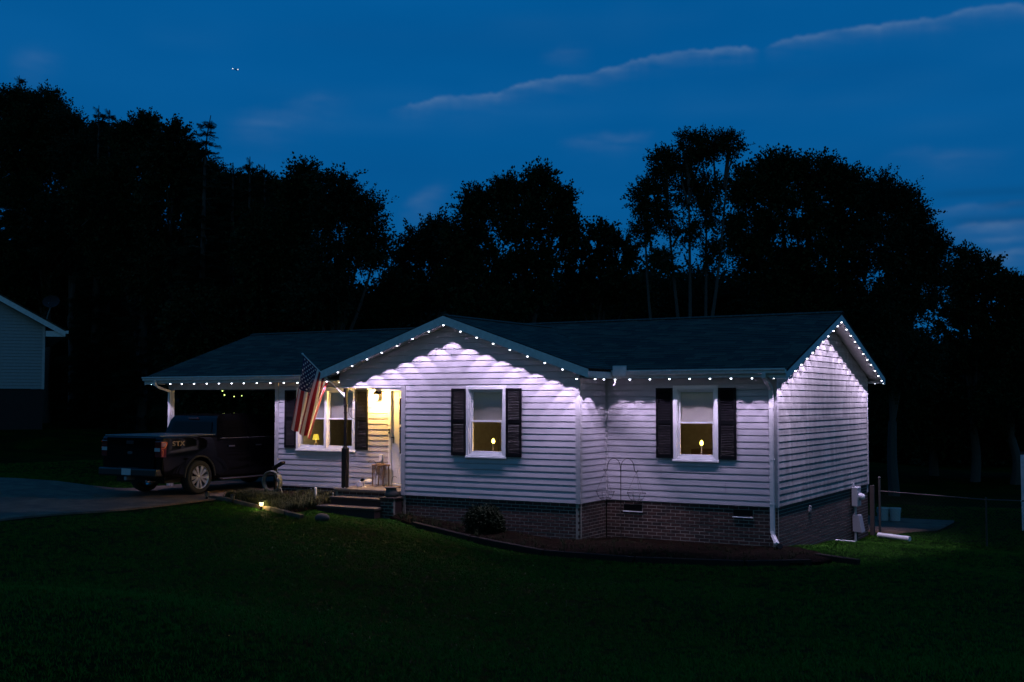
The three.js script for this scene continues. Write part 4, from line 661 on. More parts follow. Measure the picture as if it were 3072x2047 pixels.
// ---------------------------------------------------------------- back corner: fence, buckets, pad, pipes
{
  const fence = thing('chain_link_fence', 'grey chain link fence with a thin top rail running from the house corner', 'fence', [0, 0, 0]);
  const A = [0.22, -7.5], posts = [0.22, 2.75, 5.3, 7.85, 10.4], zf = (x) => -7.5 + 0.2 * (x - 0.22), GALV = std([0.05, 0.05, 0.046], 0.65, { metalness: 0.3 });
  const topY = (x) => groundY(x, zf(x)) + 1.08;
  posts.forEach((x, i) => { const z = zf(x), y = groundY(x, z); part('post', bar([x, y - 0.1, z], [x, topY(x) + (i ? 0.02 : 0.3), z], i ? 0.022 : 0.032, 10), GALV, fence); part('post_cap', new THREE.SphereGeometry(i ? 0.027 : 0.038, 10, 8).translate(x, topY(x) + (i ? 0.03 : 0.32), z), GALV, fence); });
  for (let i = 1; i < posts.length; i++) { const a = posts[i - 1], b = posts[i]; part('top_rail', bar([a, topY(a), zf(a)], [b, topY(b), zf(b)], 0.016, 8), GALV, fence); }
  const wires = []; for (let x = 0.3; x < 10.3; x += 0.085) for (const s of [-1, 1]) { const y0 = groundY(x, zf(x)) + 0.03; let px = x, up = 0; for (let k = 0; k < 1; k++) { const x2 = x + s * 1.0; if (x2 < 0.24 || x2 > 10.38) { const lim = s > 0 ? 10.38 : 0.24, f = (lim - x) / (x2 - x); wires.push(bar([x, y0, zf(x)], [lim, y0 + 1.02 * f, zf(lim)], 0.0013, 3)); } else wires.push(bar([x, y0, zf(x)], [x2, topY(x2) - 0.02, zf(x2)], 0.0013, 3)); } }
  stuff(part('wire_mesh', wires, GALV, fence));
  const wp = single('wooden_post', rbx(-0.05, 0.05, -0.1, 1.22, -0.05, 0.05, 0.008), std([0.05, 0.042, 0.035], 0.9, { map: grain }), 'weathered square wooden post between the meter and the fence', 'post'); wp.position.set(0.06, groundY(0.06, -7.42), -7.42);
  setting('concrete_pad', sheet(span(-1.6, 1.1, 12), span(-12.6, -8.0, 14), (x, z) => [x + (z < -10 ? 0.0 : -(z + 10) * 0.3), groundY(x, z) + 0.05, z], 0.12), CONCRETE);
  for (const [px, py, lab] of [[2650, 1563, 'white plastic bucket next to the fence end post'], [2686, 1564, 'white plastic bucket on the side away from the fence end post']]) {
    const d = ray(px, py), t = (-1.33 - EYE.y) / d.y, p = EYE.clone().addScaledVector(d, t), y = groundY(p.x, p.z) + 0.052; const o = thing('bucket', lab, 'bucket', [p.x, y, p.z], 0, 'white buckets on the concrete pad');
    part('body', lathe([[0.001, 0], [0.13, 0], [0.135, 0.01], [0.155, 0.36], [0.15, 0.36], [0.128, 0.015], [0.001, 0.012]], 26), std([0.5, 0.53, 0.5], 0.45), o); part('rim_band', lathe([[0.152, 0.32], [0.164, 0.322], [0.165, 0.365], [0.152, 0.367]], 26), std([0.55, 0.57, 0.55], 0.4), o); part('handle', tube([[-0.162, 0.335, 0], [-0.165, 0.24, 0.06], [0, 0.14, 0.165], [0.165, 0.24, 0.06], [0.162, 0.335, 0]], 0.004, 5), STEEL, o);
  }
  const pipeRings = [], a = V(0.3, groundY(0.3, -7.0) + 0.06, -7.0), b = V(1.1, groundY(1.1, -6.6) + 0.06, -6.6); for (let i = 0; i <= 40; i++) { const p = a.clone().lerp(b, i / 40); pipeRings.push(new THREE.TorusGeometry(0.05, 0.012, 6, 14).rotateY(Math.PI / 2 - 0.44).translate(p.x, p.y, p.z)); }
  const dp = thing('drain_pipe', 'white corrugated drain pipe lying on the grass by the fence', 'pipe', [0, 0, 0]); part('tube', bar(a.toArray(), b.toArray(), 0.05, 14), WHITEPLASTIC, dp); stuff(part('corrugations', pipeRings, WHITEPLASTIC, dp));
  const s = thing('plastic_pipe', 'thin white plastic pipe lying on the lawn beside the brick base', 'pipe', [0, 0, 0]); const yb = groundY(0.3, -3.6) + 0.03; part('tube', bar([0.14, groundY(0.14, -3.7) + 0.02, -3.7], [0.58, groundY(0.58, -3.62) + 0.02, -3.62], 0.016, 10), WHITEPLASTIC, s); part('coupling', bar([0.14, groundY(0.14, -3.7) + 0.02, -3.7], [0.19, groundY(0.19, -3.69) + 0.02, -3.69], 0.021, 10), WHITEPLASTIC, s);
  // white corner of an outbuilding at the far side of the yard, with the bracket on it
  const sx = at(3066, 1500, 30), gy2 = groundY(sx.x, sx.z), sd = thing('garden_shed', 'white corner of a small shed beyond the fence', 'shed', [sx.x, gy2, sx.z], -0.5);
  part('corner_board', rbx(0, 0.12, 0, 1.95, -0.12, 0.02, 0.006), TRIM, sd); part('wall', bx(0.12, 3, 0, 1.9, -0.1, 0.0), std([0.25, 0.26, 0.27], 0.8), sd); part('wall', bx(0.02, 0.1, 0, 1.9, -3, -0.121), std([0.25, 0.26, 0.27], 0.8), sd); part('roof', bx(-0.0, 3.2, 1.955, 2.03, -3.1, 0.02), ROOF, sd);
  const hg = single('wire_hanger', [tube([[0, 0.12, 0], [0.03, 0.15, 0], [0.03, 0.19, 0], [-0.02, 0.2, 0]], 0.006, 5), tube([[0, 0.12, 0], [-0.2, -0.02, 0], [0.2, -0.02, 0], [0, 0.12, 0]], 0.006, 5)], WHITEPLASTIC, 'white clothes hanger hooked on the fence rail', 'hanger'); { const x = 3.7, z = zf(x); hg.position.set(x, topY(x) + 0.02, z); hg.rotation.y = 0.5; }
}

// ---------------------------------------------------------------- pickup truck in the carport
{
  const PAINT = phy([0.0015, 0.0016, 0.002], 0.07, { specularIntensity: 0.6 }), TINT = phy([0.002, 0.002, 0.002], 0.03, { specularIntensity: 0.4 }), PLAS = std([0.012, 0.012, 0.012], 0.75), RUB = std([0.016, 0.016, 0.016], 0.85), ALLOY = std([0.62, 0.61, 0.6], 0.3, { metalness: 0.85 }), CHROME = std([0.7, 0.7, 0.72], 0.12, { metalness: 1 });
  const W = 1.0, tx = -14.67, tz = 2.8; // half width; x of the centre line; z of the tail
  const t = thing('pickup_truck', 'black crew cab pickup truck parked nose first in the carport', 'pickup truck', [tx, groundY(tx, 1) + 0.04, tz]);
  // in its own frame: -z runs forward from the tailgate, +x is the passenger side
  const arch = (s, c, r) => { for (let i = 0; i <= 14; i++) { const a = Math.PI - Math.PI * i / 14; s.lineTo(c + r * Math.cos(a), 0.42 + r * Math.sin(a)); } };
  const side = new THREE.Shape(); side.moveTo(0.06, 0.52); side.lineTo(0.1, 0.46); side.lineTo(0.76, 0.42); arch(side, 1.24, 0.48); side.lineTo(1.76, 0.36); side.lineTo(4.42, 0.36); arch(side, 4.93, 0.49); side.lineTo(5.7, 0.4); side.lineTo(5.88, 0.55); side.lineTo(5.9, 1.0); side.lineTo(5.78, 1.16); side.lineTo(4.5, 1.27); side.lineTo(3.95, 1.3); side.lineTo(1.82, 1.3); side.lineTo(1.8, 1.4); side.lineTo(0.04, 1.4); side.lineTo(0.0, 1.34); side.lineTo(0.02, 0.6); side.closePath();
  const body = new THREE.ExtrudeGeometry(side, { depth: 2 * W - 0.14, bevelEnabled: true, bevelThickness: 0.07, bevelSize: 0.05, bevelOffset: -0.05, bevelSegments: 4, curveSegments: 10 }).translate(0, 0, -(W - 0.07)).rotateY(Math.PI / 2);
  part('body', toCreasedNormals(body, 0.6), PAINT, t);
  // cab greenhouse with inward leaning sides
  const ring = (pts) => pts.flatMap(([z, y, hw]) => [V(hw, y, -z), V(-hw, y, -z)]);
  const cabPts = ring([[1.84, 1.28, 0.93], [1.98, 1.76, 0.79], [2.06, 1.86, 0.74], [2.3, 1.905, 0.69], [3.3, 1.92, 0.69], [3.75, 1.86, 0.7], [3.9, 1.79, 0.74], [4.55, 1.28, 0.9]]);
  part('cab', toCreasedNormals(new ConvexGeometry(cabPts), 0.5), PAINT, t);
  const poly = (pts, m, name, par = t) => part(name, quads(pts.length === 4 ? [pts] : [[pts[0], pts[1], pts[2], pts[3]], [pts[0], pts[3], pts[4]]]), m, par);
  const cs = (z, y, off = 0.008) => { const f = (y - 1.28) / (1.79 - 1.28); return [0.915 - 0.145 * f + off + 0.01, y, -z]; };
  const flip = (p) => [-p[0], p[1], p[2]];
  poly([[-0.74, 1.34, -1.851], [0.74, 1.34, -1.851], [0.66, 1.72, -1.961], [-0.66, 1.72, -1.961]].map(([x, y, z]) => [x, y, z + 0.012]), TINT, 'rear_window');
  for (const f of [(p) => p, flip]) {
    poly([cs(2.06, 1.33), cs(2.9, 1.33), cs(2.9, 1.74), cs(2.16, 1.74)].map(f), TINT, 'side_window'); poly([cs(2.98, 1.33), cs(4.1, 1.33), cs(3.72, 1.74), cs(2.98, 1.74)].map(f), TINT, 'side_window');
  }
  const strip = (a, b, m, name, r = 0.008) => part(name, bar(a, b, r, 6), m, t);
  for (const s of [1, -1]) {
    strip([s * 0.945, 1.315, -1.95], [s * 0.935, 1.315, -4.2], std([0.25, 0.25, 0.26], 0.25, { metalness: 0.8 }), 'window_trim', 0.009);
    part('door_seam', [bx(s > 0 ? 0.9965 : -1.0025, s > 0 ? 1.0025 : -0.9965, 0.42, 1.29, -2.0, -1.994), bx(s > 0 ? 0.9965 : -1.0025, s > 0 ? 1.0025 : -0.9965, 0.42, 1.29, -2.95, -2.944), bx(s > 0 ? 0.9965 : -1.0025, s > 0 ? 1.0025 : -0.9965, 0.42, 1.29, -4.1, -4.094)], BLACK, t);
    for (const z of [2.16, 3.12]) part('door_handle', rbx(s > 0 ? 0.998 : -1.03, s > 0 ? 1.03 : -0.998, 1.1, 1.14, -z - 0.22, -z, 0.01), CHROME, t);
    const mi = part('side_mirror', rbx(s > 0 ? 1.02 : -1.28, s > 0 ? 1.28 : -1.02, 1.34, 1.62, -4.12, -3.98, 0.05, 4), PAINT, t); part('mirror_arm', bar([s * 0.93, 1.36, -4.02], [s * 1.06, 1.42, -4.04], 0.03, 8), PLAS, mi);
    part('running_board', rbx(s > 0 ? 0.93 : -1.08, s > 0 ? 1.08 : -0.93, 0.3, 0.35, -4.35, -1.85, 0.02), PLAS, t); part('step_strip', rbx(s > 0 ? 1.075 : -1.088, s > 0 ? 1.088 : -1.075, 0.325, 0.345, -4.3, -1.9, 0.005), CHROME, t);
    part('fender_flare', new THREE.TorusGeometry(0.49, 0.03, 8, 28, Math.PI).rotateY(Math.PI / 2).translate(s * 0.99, 0.42, -1.24), PLAS, t);
    // tail lamp: red lens with a bright C shaped edge
    const tl = part('tail_light', rbx(s > 0 ? 0.8 : -1.004, s > 0 ? 1.004 : -0.8, 0.92, 1.3, -0.17, 0.012, 0.02), phy([0.12, 0.006, 0.004], 0.1, { clearcoat: 1 }), t);
    part('reverse_lens', rbx(s > 0 ? 0.8 : -0.98, s > 0 ? 0.98 : -0.8, 1.06, 1.14, 0.0125, 0.018, 0.002), std([0.4, 0.4, 0.42], 0.2), tl);
    const RED = std([0.5, 0.09, 0.03], 0.25, { emissive: lin(1, 0.18, 0.04), emissiveIntensity: 0.16 }); const X = s * 1.006;
    part('lamp_edge', [tube([[X, 1.27, 0.0], [X, 1.27, -0.16], [X, 1.2, -0.16], [X, 1.13, -0.08], [X, 1.13, 0.0]], 0.007, 6, 30), tube([[X, 1.08, -0.02], [X, 1.08, -0.06], [X, 0.95, -0.05]], 0.006, 6, 14)], RED, tl);
  }
  part('tonneau_cover', rbx(-0.93, 0.93, 1.4, 1.43, -1.8, -0.03, 0.012), std([0.16, 0.16, 0.17], 0.35), t);
  part('tailgate', rbx(-0.8, 0.8, 0.66, 1.38, -0.02, 0.02, 0.012), PAINT, t); part('tailgate_handle', rbx(-0.12, 0.12, 1.22, 1.3, 0.02, 0.036, 0.01), PLAS, t); part('emblem', new THREE.CylinderGeometry(0.09, 0.09, 0.01, 24).rotateX(Math.PI / 2).scale(1, 0.42, 1).translate(0, 1.02, 0.026), std([0.1, 0.1, 0.12], 0.25, { metalness: 0.8 }), t);
  part('rear_bumper', rbx(-0.97, 0.97, 0.47, 0.66, -0.2, 0.13, 0.04, 4), std([0.008, 0.008, 0.009], 0.35), t); part('bumper_step', rbx(-0.36, 0.36, 0.655, 0.675, 0.0, 0.11, 0.005), PLAS, t);
  part('licence_plate', rbx(-0.155, 0.155, 0.5, 0.652, 0.131, 0.137, 0.003), std([0.42, 0.45, 0.48], 0.4), t); part('hitch', [rbx(-0.04, 0.04, 0.38, 0.46, -0.1, 0.16, 0.008)], std([0.3, 0.3, 0.3], 0.4, { metalness: 0.8 }), t); part('exhaust', bar([0.55, 0.36, -0.5], [0.55, 0.36, 0.02], 0.035, 12), CHROME, t);
  part('roof_brake_lamp', rbx(-0.17, 0.17, 1.775, 1.815, -1.99, -1.955, 0.012), phy([0.35, 0.1, 0.1], 0.15), t); part('underbody', bx(-0.8, 0.8, 0.3, 0.6, -5.5, -0.3), BLACK, t); part('rear_axle', bar([-0.8, 0.4, -1.24], [0.8, 0.4, -1.24], 0.06, 10), BLACK, t);
  for (const z of [1.24, 4.93]) for (const s of [1, -1]) {
    const w = new THREE.Group(); w.name = 'wheel'; w.position.set(s * 0.87, 0.405, -z); w.rotation.y = s > 0 ? 0 : Math.PI; t.add(w);
    part('tyre', lathe([[0.275, -0.12], [0.36, -0.14], [0.395, -0.11], [0.405, -0.06], [0.407, 0], [0.405, 0.06], [0.395, 0.11], [0.36, 0.14], [0.275, 0.12]], 40).rotateZ(-Math.PI / 2), RUB, w);
    part('rim', lathe([[0.278, 0.135], [0.268, 0.13], [0.255, 0.09], [0.25, -0.1], [0.278, -0.12]], 36).rotateZ(-Math.PI / 2), ALLOY, w); part('brake_disc', new THREE.CylinderGeometry(0.2, 0.2, 0.02, 24).rotateZ(Math.PI / 2), BLACK, w); part('hub', lathe([[0.06, 0.06], [0.058, 0.105], [0.04, 0.115], [0.001, 0.117]], 18).rotateZ(-Math.PI / 2), ALLOY, w);
    for (let i = 0; i < 10; i++) { const a = i * Math.PI / 5 + (i % 2 ? 0.05 : -0.05), sh = new THREE.Shape(); sh.moveTo(0.05, -0.013); sh.lineTo(0.17, -0.03); sh.lineTo(0.262, -0.04); sh.lineTo(0.262, 0.04); sh.lineTo(0.17, 0.03); sh.lineTo(0.05, 0.013); sh.closePath(); part('spoke', new THREE.ExtrudeGeometry(sh, { depth: 0.022, bevelEnabled: true, bevelSize: 0.004, bevelThickness: 0.004, bevelSegments: 1 }).rotateX(a === 0 ? 0 : 0).rotateZ(a).rotateY(Math.PI / 2).translate(0.088, 0, 0), ALLOY, w); }
  }
  const font = await new FontLoader().loadAsync('fonts/droid/droid_sans_bold.typeface.json');
  const tg = new TextGeometry('STX', { font, size: 0.13, depth: 0.004, curveSegments: 4 }); tg.computeBoundingBox(); const bw = tg.boundingBox.max.x;
  part('lettering', tg.scale(0.4 / bw, 0.85, 1).rotateY(Math.PI / 2).translate(1.0005, 1.18, -0.33), std([0.22, 0.15, 0.085], 0.4), t);
}
{ // pale board laid across at the far side of the carport
  const b = single('white_board', rbx(-14.0, -12.75, 1.02, 1.16, -6.9, -6.84, 0.01), TRIM, 'white board rail at the back of the carport beyond the truck', 'board'); b.userData.label = 'white board rail at the back of the carport beyond the truck';
  const LMP = std([0.8, 0.9, 0.4], 0.5, { emissive: lin(0.75, 1, 0.22), emissiveIntensity: 2.2 });
  for (const [px, py, d, r, lab] of [[667, 1173, 40, 0.026, 'upper of two tiny yellow green lamps close together beyond the carport'], [673, 1185.5, 40, 0.026, 'lower of two tiny yellow green lamps close together beyond the carport'], [702, 1190, 40, 0.02, 'tiny lone lamp beyond the carport, next to the close pair'], [725, 1188, 40, 0.018, 'tiny lone lamp beyond the carport, next to the living room wall']]) { const p = at(px, py, d); const o = thing('distant_lamp', lab, 'garden lamp', [p.x, p.y, p.z], 0, 'tiny lamps beyond the carport'); part('glow_bulb', new THREE.SphereGeometry(r, 10, 8), LMP, o); part('hook_wire', bar([0, r * 0.9, 0], [0, 0.5, 0], 0.004, 5), BLACK, o); }
}
// ---------------------------------------------------------------- neighbouring house
{
  const base = at(130, 1167, 46), yaw = 0.96, n = thing('neighbour_house', 'dim pale sided house with a gable roof standing beyond the driveway', 'house', [base.x, base.y, base.z], yaw);
  const NS = std([0.33, 0.35, 0.36], 0.6, { map: vinylTex }), wd = 9, hh = 2.5, sl = 0.56, ov = 0.75;
  const nw = part('gable_wall', extrudeZ([[-wd, 0], [0, 0], [0, hh], [-wd / 2, hh + sl * wd / 2], [-wd, hh]], -0.15, -0.014), NS, n);
  for (let y = 0, k = 0; y < hh + sl * wd / 2 - 0.1; y += 0.127, k++) { const e = (v) => v < hh ? 0 : (v - hh) / sl; part('siding_plank', plankGeo(y, y + 0.127, -wd + e(y), -e(y), -wd + e(y + 0.127), -e(y + 0.127)), NS, nw); }
  part('side_wall', bx(-0.14, -0.001, 0, hh, -9, -0.151), NS, n); part('corner_trim', rbx(-0.08, 0.02, -0.02, hh, 0.014, 0.03, 0.004), TRIM_GREY, n);
  part('brick_base', bx(-wd, -0.02, -2.6, -0.02, -9, -0.02), BRICKS[3], n);
  const rtop = (x) => hh + sl * wd / 2 + 0.25 - sl * Math.abs(x + wd / 2);
  const roofO = (a, b) => [[-wd - ov, rtop(ov) - a], [-wd / 2, rtop(-wd / 2) - a], [ov, rtop(ov) - a], [ov, rtop(ov) - b], [-wd / 2, rtop(-wd / 2) - b], [-wd - ov, rtop(ov) - b]];
  part('roof', extrudeZ(roofO(-0.03, 0.04), -9.3, 0.35), ROOF, n); part('rake_board', extrudeZ(roofO(0.042, 0.26), 0.3, 0.34), TRIM, n); part('rake_soffit', extrudeZ(roofO(0.2, 0.215), 0.032, 0.298), TRIM_GREY, n);
  part('eave_return', bx(0.03, ov, rtop(ov) - 0.26, rtop(ov) - 0.04, -9.2, 0.29), TRIM, n); part('gutter', rbx(ov, ov + 0.12, rtop(ov) - 0.14, rtop(ov) - 0.02, -9.2, 0.34, 0.01), TRIM, n);
  part('downspout_elbow', rbx(0.02, 0.5, hh - 0.42, hh - 0.34, -0.2, -0.1, 0.01), TRIM, n);
  const dish = thing('satellite_dish', 'grey satellite dish on the slope of the neighbouring roof', 'satellite dish', [0, 0, 0]); const dp = at(155, 908, 46.6); dish.position.copy(dp); dish.rotation.y = 0.6; part('reflector', lathe([[0.001, 0], [0.15, 0.02], [0.28, 0.07], [0.34, 0.11]], 24).scale(1, 1, 0.8).rotateX(1.2), std([0.014, 0.015, 0.016], 0.9), dish); part('mast', bar([0, 0, -0.02], [-0.25, -0.75, -0.1], 0.025, 8), STEEL, dish); part('feed_arm', bar([0, -0.2, 0.05], [0, -0.05, 0.4], 0.012, 6), STEEL, dish);
}
{ // airliner far off, seen head on with its landing lights
  const p = at(705.5, 206.5, 6000), o = thing('airliner', 'two white landing lights of a distant airliner in the blue sky', 'airliner', [p.x, p.y, p.z], Math.atan2(-FWD.x, -FWD.z) + 0.02); const AL = std([0.05, 0.09, 0.14], 0.5);
  part('fuselage', new THREE.CapsuleGeometry(1.9, 34, 6, 14).rotateX(Math.PI / 2).translate(0, 0, -14), AL, o); for (const s of [-1, 1]) { part('wing', quads([[[0, -1, -8], [s * 17, 0.5, -18], [s * 17, 0.5, -20], [0, -1, -15]], [[0, -1.5, -8], [s * 17, 0.3, -18], [s * 17, 0.5, -18], [0, -1, -8]]]), AL, o); part('landing_light', new THREE.SphereGeometry(1.9, 12, 8).translate(s * 13.2, -0.4 - s * 2.2, -2), std([1, 1, 1], 0.5, { emissive: lin(1, 0.98, 0.85), emissiveIntensity: 2.5 }), o); }
  part('tail_fin', quads([[[0, 1.5, -26], [0, 8, -31], [0, 8, -34], [0, 1.5, -32]]]), AL, o);
}
// ---------------------------------------------------------------- trees
const BARK = std([0.07, 0.06, 0.05], 0.95, { map: grain }), BARK_PALE = std([0.075, 0.065, 0.055], 0.95, { map: grain });
const LEAF = [[0.022, 0.032, 0.01], [0.018, 0.028, 0.012], [0.026, 0.03, 0.01]].map((c) => phy(c, 0.8, { specularIntensity: 0.2 }));
// a leafy branchlet about 0.9 m long, growing along +z
function branchlet(seed, leaf, n, spread) {
  const r = rng(seed), q = [];
  for (let t = 0; t < 6; t++) {
    const a = r() * 6.28, up = V(Math.cos(a) * spread, Math.sin(a) * spread, 1).normalize(), s0 = r() * 0.3, L = 0.35 + 0.5 * r();
    for (let i = 0; i < n; i++) {
      const f = 0.15 + 0.85 * i / n, c = V(0, 0, s0).addScaledVector(up, f * L).add(V(r() - 0.5, r() - 0.5, r() - 0.5).multiplyScalar(0.13)), d = up.clone().multiplyScalar(0.5).add(V(r() - 0.5, r() - 0.7, r() - 0.5)).normalize(), e = V(r() - 0.5, r() - 0.5, r() - 0.5).cross(d).normalize(), S = leaf * (0.7 + 0.6 * r()), w = S * 0.36, m = c.clone().addScaledVector(d, S * 0.45);
      q.push([c.toArray(), m.clone().addScaledVector(e, w).toArray(), c.clone().addScaledVector(d, S).toArray(), m.clone().addScaledVector(e, -w).toArray()]);
    }
  }
  return quads(q);
}
const CLUMP = [branchlet(101, 0.105, 18, 0.7), branchlet(202, 0.095, 20, 0.85), branchlet(303, 0.115, 17, 0.6)];
function grown(name, geo, m, places, parent) { // places: [position, direction, roll, scale]
  const o = new THREE.InstancedMesh(geo, m, places.length); o.name = name; const M = new THREE.Matrix4(), q = new THREE.Quaternion(), z = V(0, 0, 1), w = new THREE.Quaternion();
  places.forEach(([p, d, roll, s], i) => { q.setFromUnitVectors(z, d).multiply(w.setFromAxisAngle(z, roll)); o.setMatrixAt(i, M.compose(p, q, V(s, s, s))); });
  return stuff(put(o, parent));
}
const spray = (() => { const q = [], r = rng(55); for (let i = 0; i < 16; i++) { const z = i / 16 * 0.75, s = i % 2 ? 1 : -1, L = 0.26 * (1 - z / 1.0) + 0.08, d = -0.05 - 0.1 * r(); q.push([[0, 0, z], [s * L * 0.9, d, z + L * 0.55], [s * L, d - 0.01, z + L * 0.6 + 0.02], [0, 0.01, z + 0.05]]); q.push([[0, 0, z], [s * L * 0.3, 0.07 + 0.04 * r(), z + L * 0.5], [s * L * 0.34, 0.06, z + L * 0.5 + 0.03], [0, 0.01, z + 0.04]]); } return quads(q); })();
const taper = (pts, r0, r1, rs = 7) => { const c = new THREE.CatmullRomCurve3(pts.map((p) => p.isVector3 ? p : V(...p))), n = Math.max(6, pts.length * 4), g = new THREE.TubeGeometry(c, n, 1, rs), p = g.attributes.position; for (let i = 0; i <= n; i++) { const q = c.getPointAt(i / n), r = r0 + (r1 - r0) * i / n; for (let j = 0; j <= rs; j++) { const k = i * (rs + 1) + j; p.setXYZ(k, q.x + (p.getX(k) - q.x) * r, q.y + (p.getY(k) - q.y) * r, q.z + (p.getZ(k) - q.z) * r); } } g.computeVertexNormals(); return g; };
let leafCount = 0;
// a leafy tree: lobes [px, py, rx, ry] as seen, at a distance; crown scattered in twig clumps around the lobes
function leafyTree(name, label, depth, basePx, lobes, { seed = 1, density = 1, kind = 0, bark = BARK, stems = 1, trunk = 0.22, group = 'trees behind the house', fill = 1, size = 1 } = {}) {
  const rnd = rng(seed), m = depth / FPX, b = at(basePx, 1201, depth), gY = groundY(b.x, b.z), o = thing(name, label, 'tree', [b.x, gY, b.z], 0, group), off = V(b.x, gY, b.z);
  const L = lobes.map(([px, py, rx, ry], i) => { const c = at(px, py, depth + (rnd() - 0.5) * Math.min(rx, ry) * m * 0.7).sub(off); return { c, rx: rx * m, ry: (ry ?? rx) * m }; });
  const wood = [], tops = [];
  const low = Math.min(...L.map((l) => l.c.y - l.ry)), fork = V((rnd() - 0.5) * 0.3, Math.max(0.8, Math.min(...L.map((l) => l.c.y)) * 0.55), (rnd() - 0.5) * 0.3);
  if (stems === 1) wood.push(taper([V(0, -0.2, 0), V((rnd() - 0.5) * 0.25, fork.y * 0.5, (rnd() - 0.5) * 0.25), fork], trunk, trunk * 0.7, 9));
  for (const l of L) {
    // several stems rise from the ground; further lobes branch off the nearest of them
    let from = fork, r0 = trunk * 0.5;
    if (stems > 1) {
      if (tops.length < stems) { from = V((rnd() - 0.5) * 0.8, -0.2, (rnd() - 0.5) * 0.8); r0 = trunk * 0.75; tops.push([from, l.c]); }
      else { let best = 1e9; for (const [a, b] of tops) for (let t = 0.35; t < 0.9; t += 0.08) { const p = a.clone().lerp(b, t), d = p.distanceTo(l.c) + (p.y > l.c.y - 0.3 ? 3 : 0); if (d < best) { best = d; from = p; } } r0 = trunk * 0.4; }
    }
    const mid = from.clone().lerp(l.c, 0.55).add(V((rnd() - 0.5) * 0.5, stems > 1 ? -0.1 : 0.3, (rnd() - 0.5) * 0.5));
    wood.push(taper([from, mid, l.c], r0, 0.02, 7));
    for (let k = 0; k < 5; k++) { const d = V(rnd() - 0.5, rnd() * 0.9 - 0.2, rnd() - 0.5).normalize(); wood.push(taper([l.c.clone().lerp(from, 0.12), l.c.clone().add(V(d.x * l.rx * 0.45, d.y * l.ry * 0.45, d.z * l.rx * 0.45)), l.c.clone().add(V(d.x * l.rx * 0.92, d.y * l.ry * 0.92, d.z * l.rx * 0.92))], 0.04, 0.008, 5)); }
  }
  part('trunk', wood, bark, o);
  const pl = [];
  for (const l of L) {
    const rx = Math.max(0.15, l.rx - 0.62 * size), ry = Math.max(0.15, l.ry - 0.62 * size), n = Math.round(density * (22 + 58 * Math.pow((l.rx + l.ry) / 2, 1.7)));
    for (let k = 0; k < n; k++) {
      const a = rnd() * 6.2832, c = rnd() * 2 - 1, st = Math.sqrt(1 - c * c), d = V(Math.cos(a) * st, c, Math.sin(a) * st), q = (k % 4 ? 0.72 + 0.28 * rnd() : 0.2 + 0.5 * rnd()) * (0.72 + 0.5 * vnoise(a * 2.2 + seed * 3, c * 3.4 + 7));
      const p = V(l.c.x + d.x * rx * q, Math.max(0.2, l.c.y + d.y * ry * q), l.c.z + d.z * rx * q), dir = d.clone().add(V(rnd() - 0.5, rnd() - 0.45, rnd() - 0.5).multiplyScalar(1.1)).normalize();
      pl.push([p, dir, rnd() * 6.28, (0.7 + rnd() * 0.5) * size]);
    }
  }
  leafCount += pl.length; grown('crown', CLUMP[kind % 3], LEAF[kind % 3], pl, o);
}
// an evergreen: whorls of drooping branches with needle sprays
function evergreen(name, label, depth, px, topPy, wide, { seed = 1, tip = 0, group = 'trees beside the carport', gap = 0.34, low = 0.3 } = {}) {
  const rnd = rng(seed), b = at(px, 1201, depth), gY = groundY(b.x, b.z), top = at(px, topPy, depth).y - gY, R = wide * depth / FPX, o = thing(name, label, 'tree', [b.x, gY, b.z], 0, group), wood = [], pl = [];
  wood.push(taper([V(0, -0.2, 0), V(0.1 * (rnd() - 0.5), top * 0.5, 0), V(tip * 0.3, top * 0.93, 0), V(tip, top, 0)], 0.05 + top * 0.014, 0.015, 8));
  for (let y = low; y < top - 0.25; y += gap * (0.75 + 0.5 * rnd())) {
    const f = 1 - y / top, n = 5 + Math.floor(rnd() * 4), len0 = R * Math.pow(f, 0.72) + 0.12;
    for (let k = 0; k < n; k++) {
      const a = rnd() * 6.2832, len = len0 * (0.6 + 0.55 * rnd()), droop = -0.12 - 0.16 * rnd(), ex = Math.cos(a) * len, ez = Math.sin(a) * len, rise = 0.12 * len;
      if (len > 0.5) wood.push(taper([V(0, y, 0), V(ex * 0.5, y + rise, ez * 0.5), V(ex, y + droop * len, ez)], 0.03, 0.008, 4));
      const steps = Math.max(2, Math.round(len / 0.26));
      for (let i = 0; i <= steps; i++) { const t = 0.15 + 0.85 * i / steps, yy = y + rise * 4 * t * (1 - t) + droop * len * t * t; for (let w = 0; w < 2; w++) pl.push([ex * t + (rnd() - 0.5) * 0.16, yy + (rnd() - 0.5) * 0.14, ez * t + (rnd() - 0.5) * 0.16, (rnd() - 0.5) * 0.7 + 0.1, Math.PI / 2 - a + (rnd() - 0.5) * 1.5, (rnd() - 0.5) * 0.6, (0.55 + 0.5 * rnd() * (0.5 + f)) * Math.min(1, 0.28 + len / 1.5)]); }
    }
  }
  for (let i = 0; i < 5; i++) pl.push([tip * (0.8 + 0.02 * i), top - 0.35 + i * 0.025, 0, -1.0 + rnd() * 0.4, rnd() * 6.28, 0, 0.3 + 0.2 * rnd()]);
  part('trunk', wood, BARK, o); leafCount += pl.length; stuff(scatter('crown', spray, LEAF[1], pl, o));
}
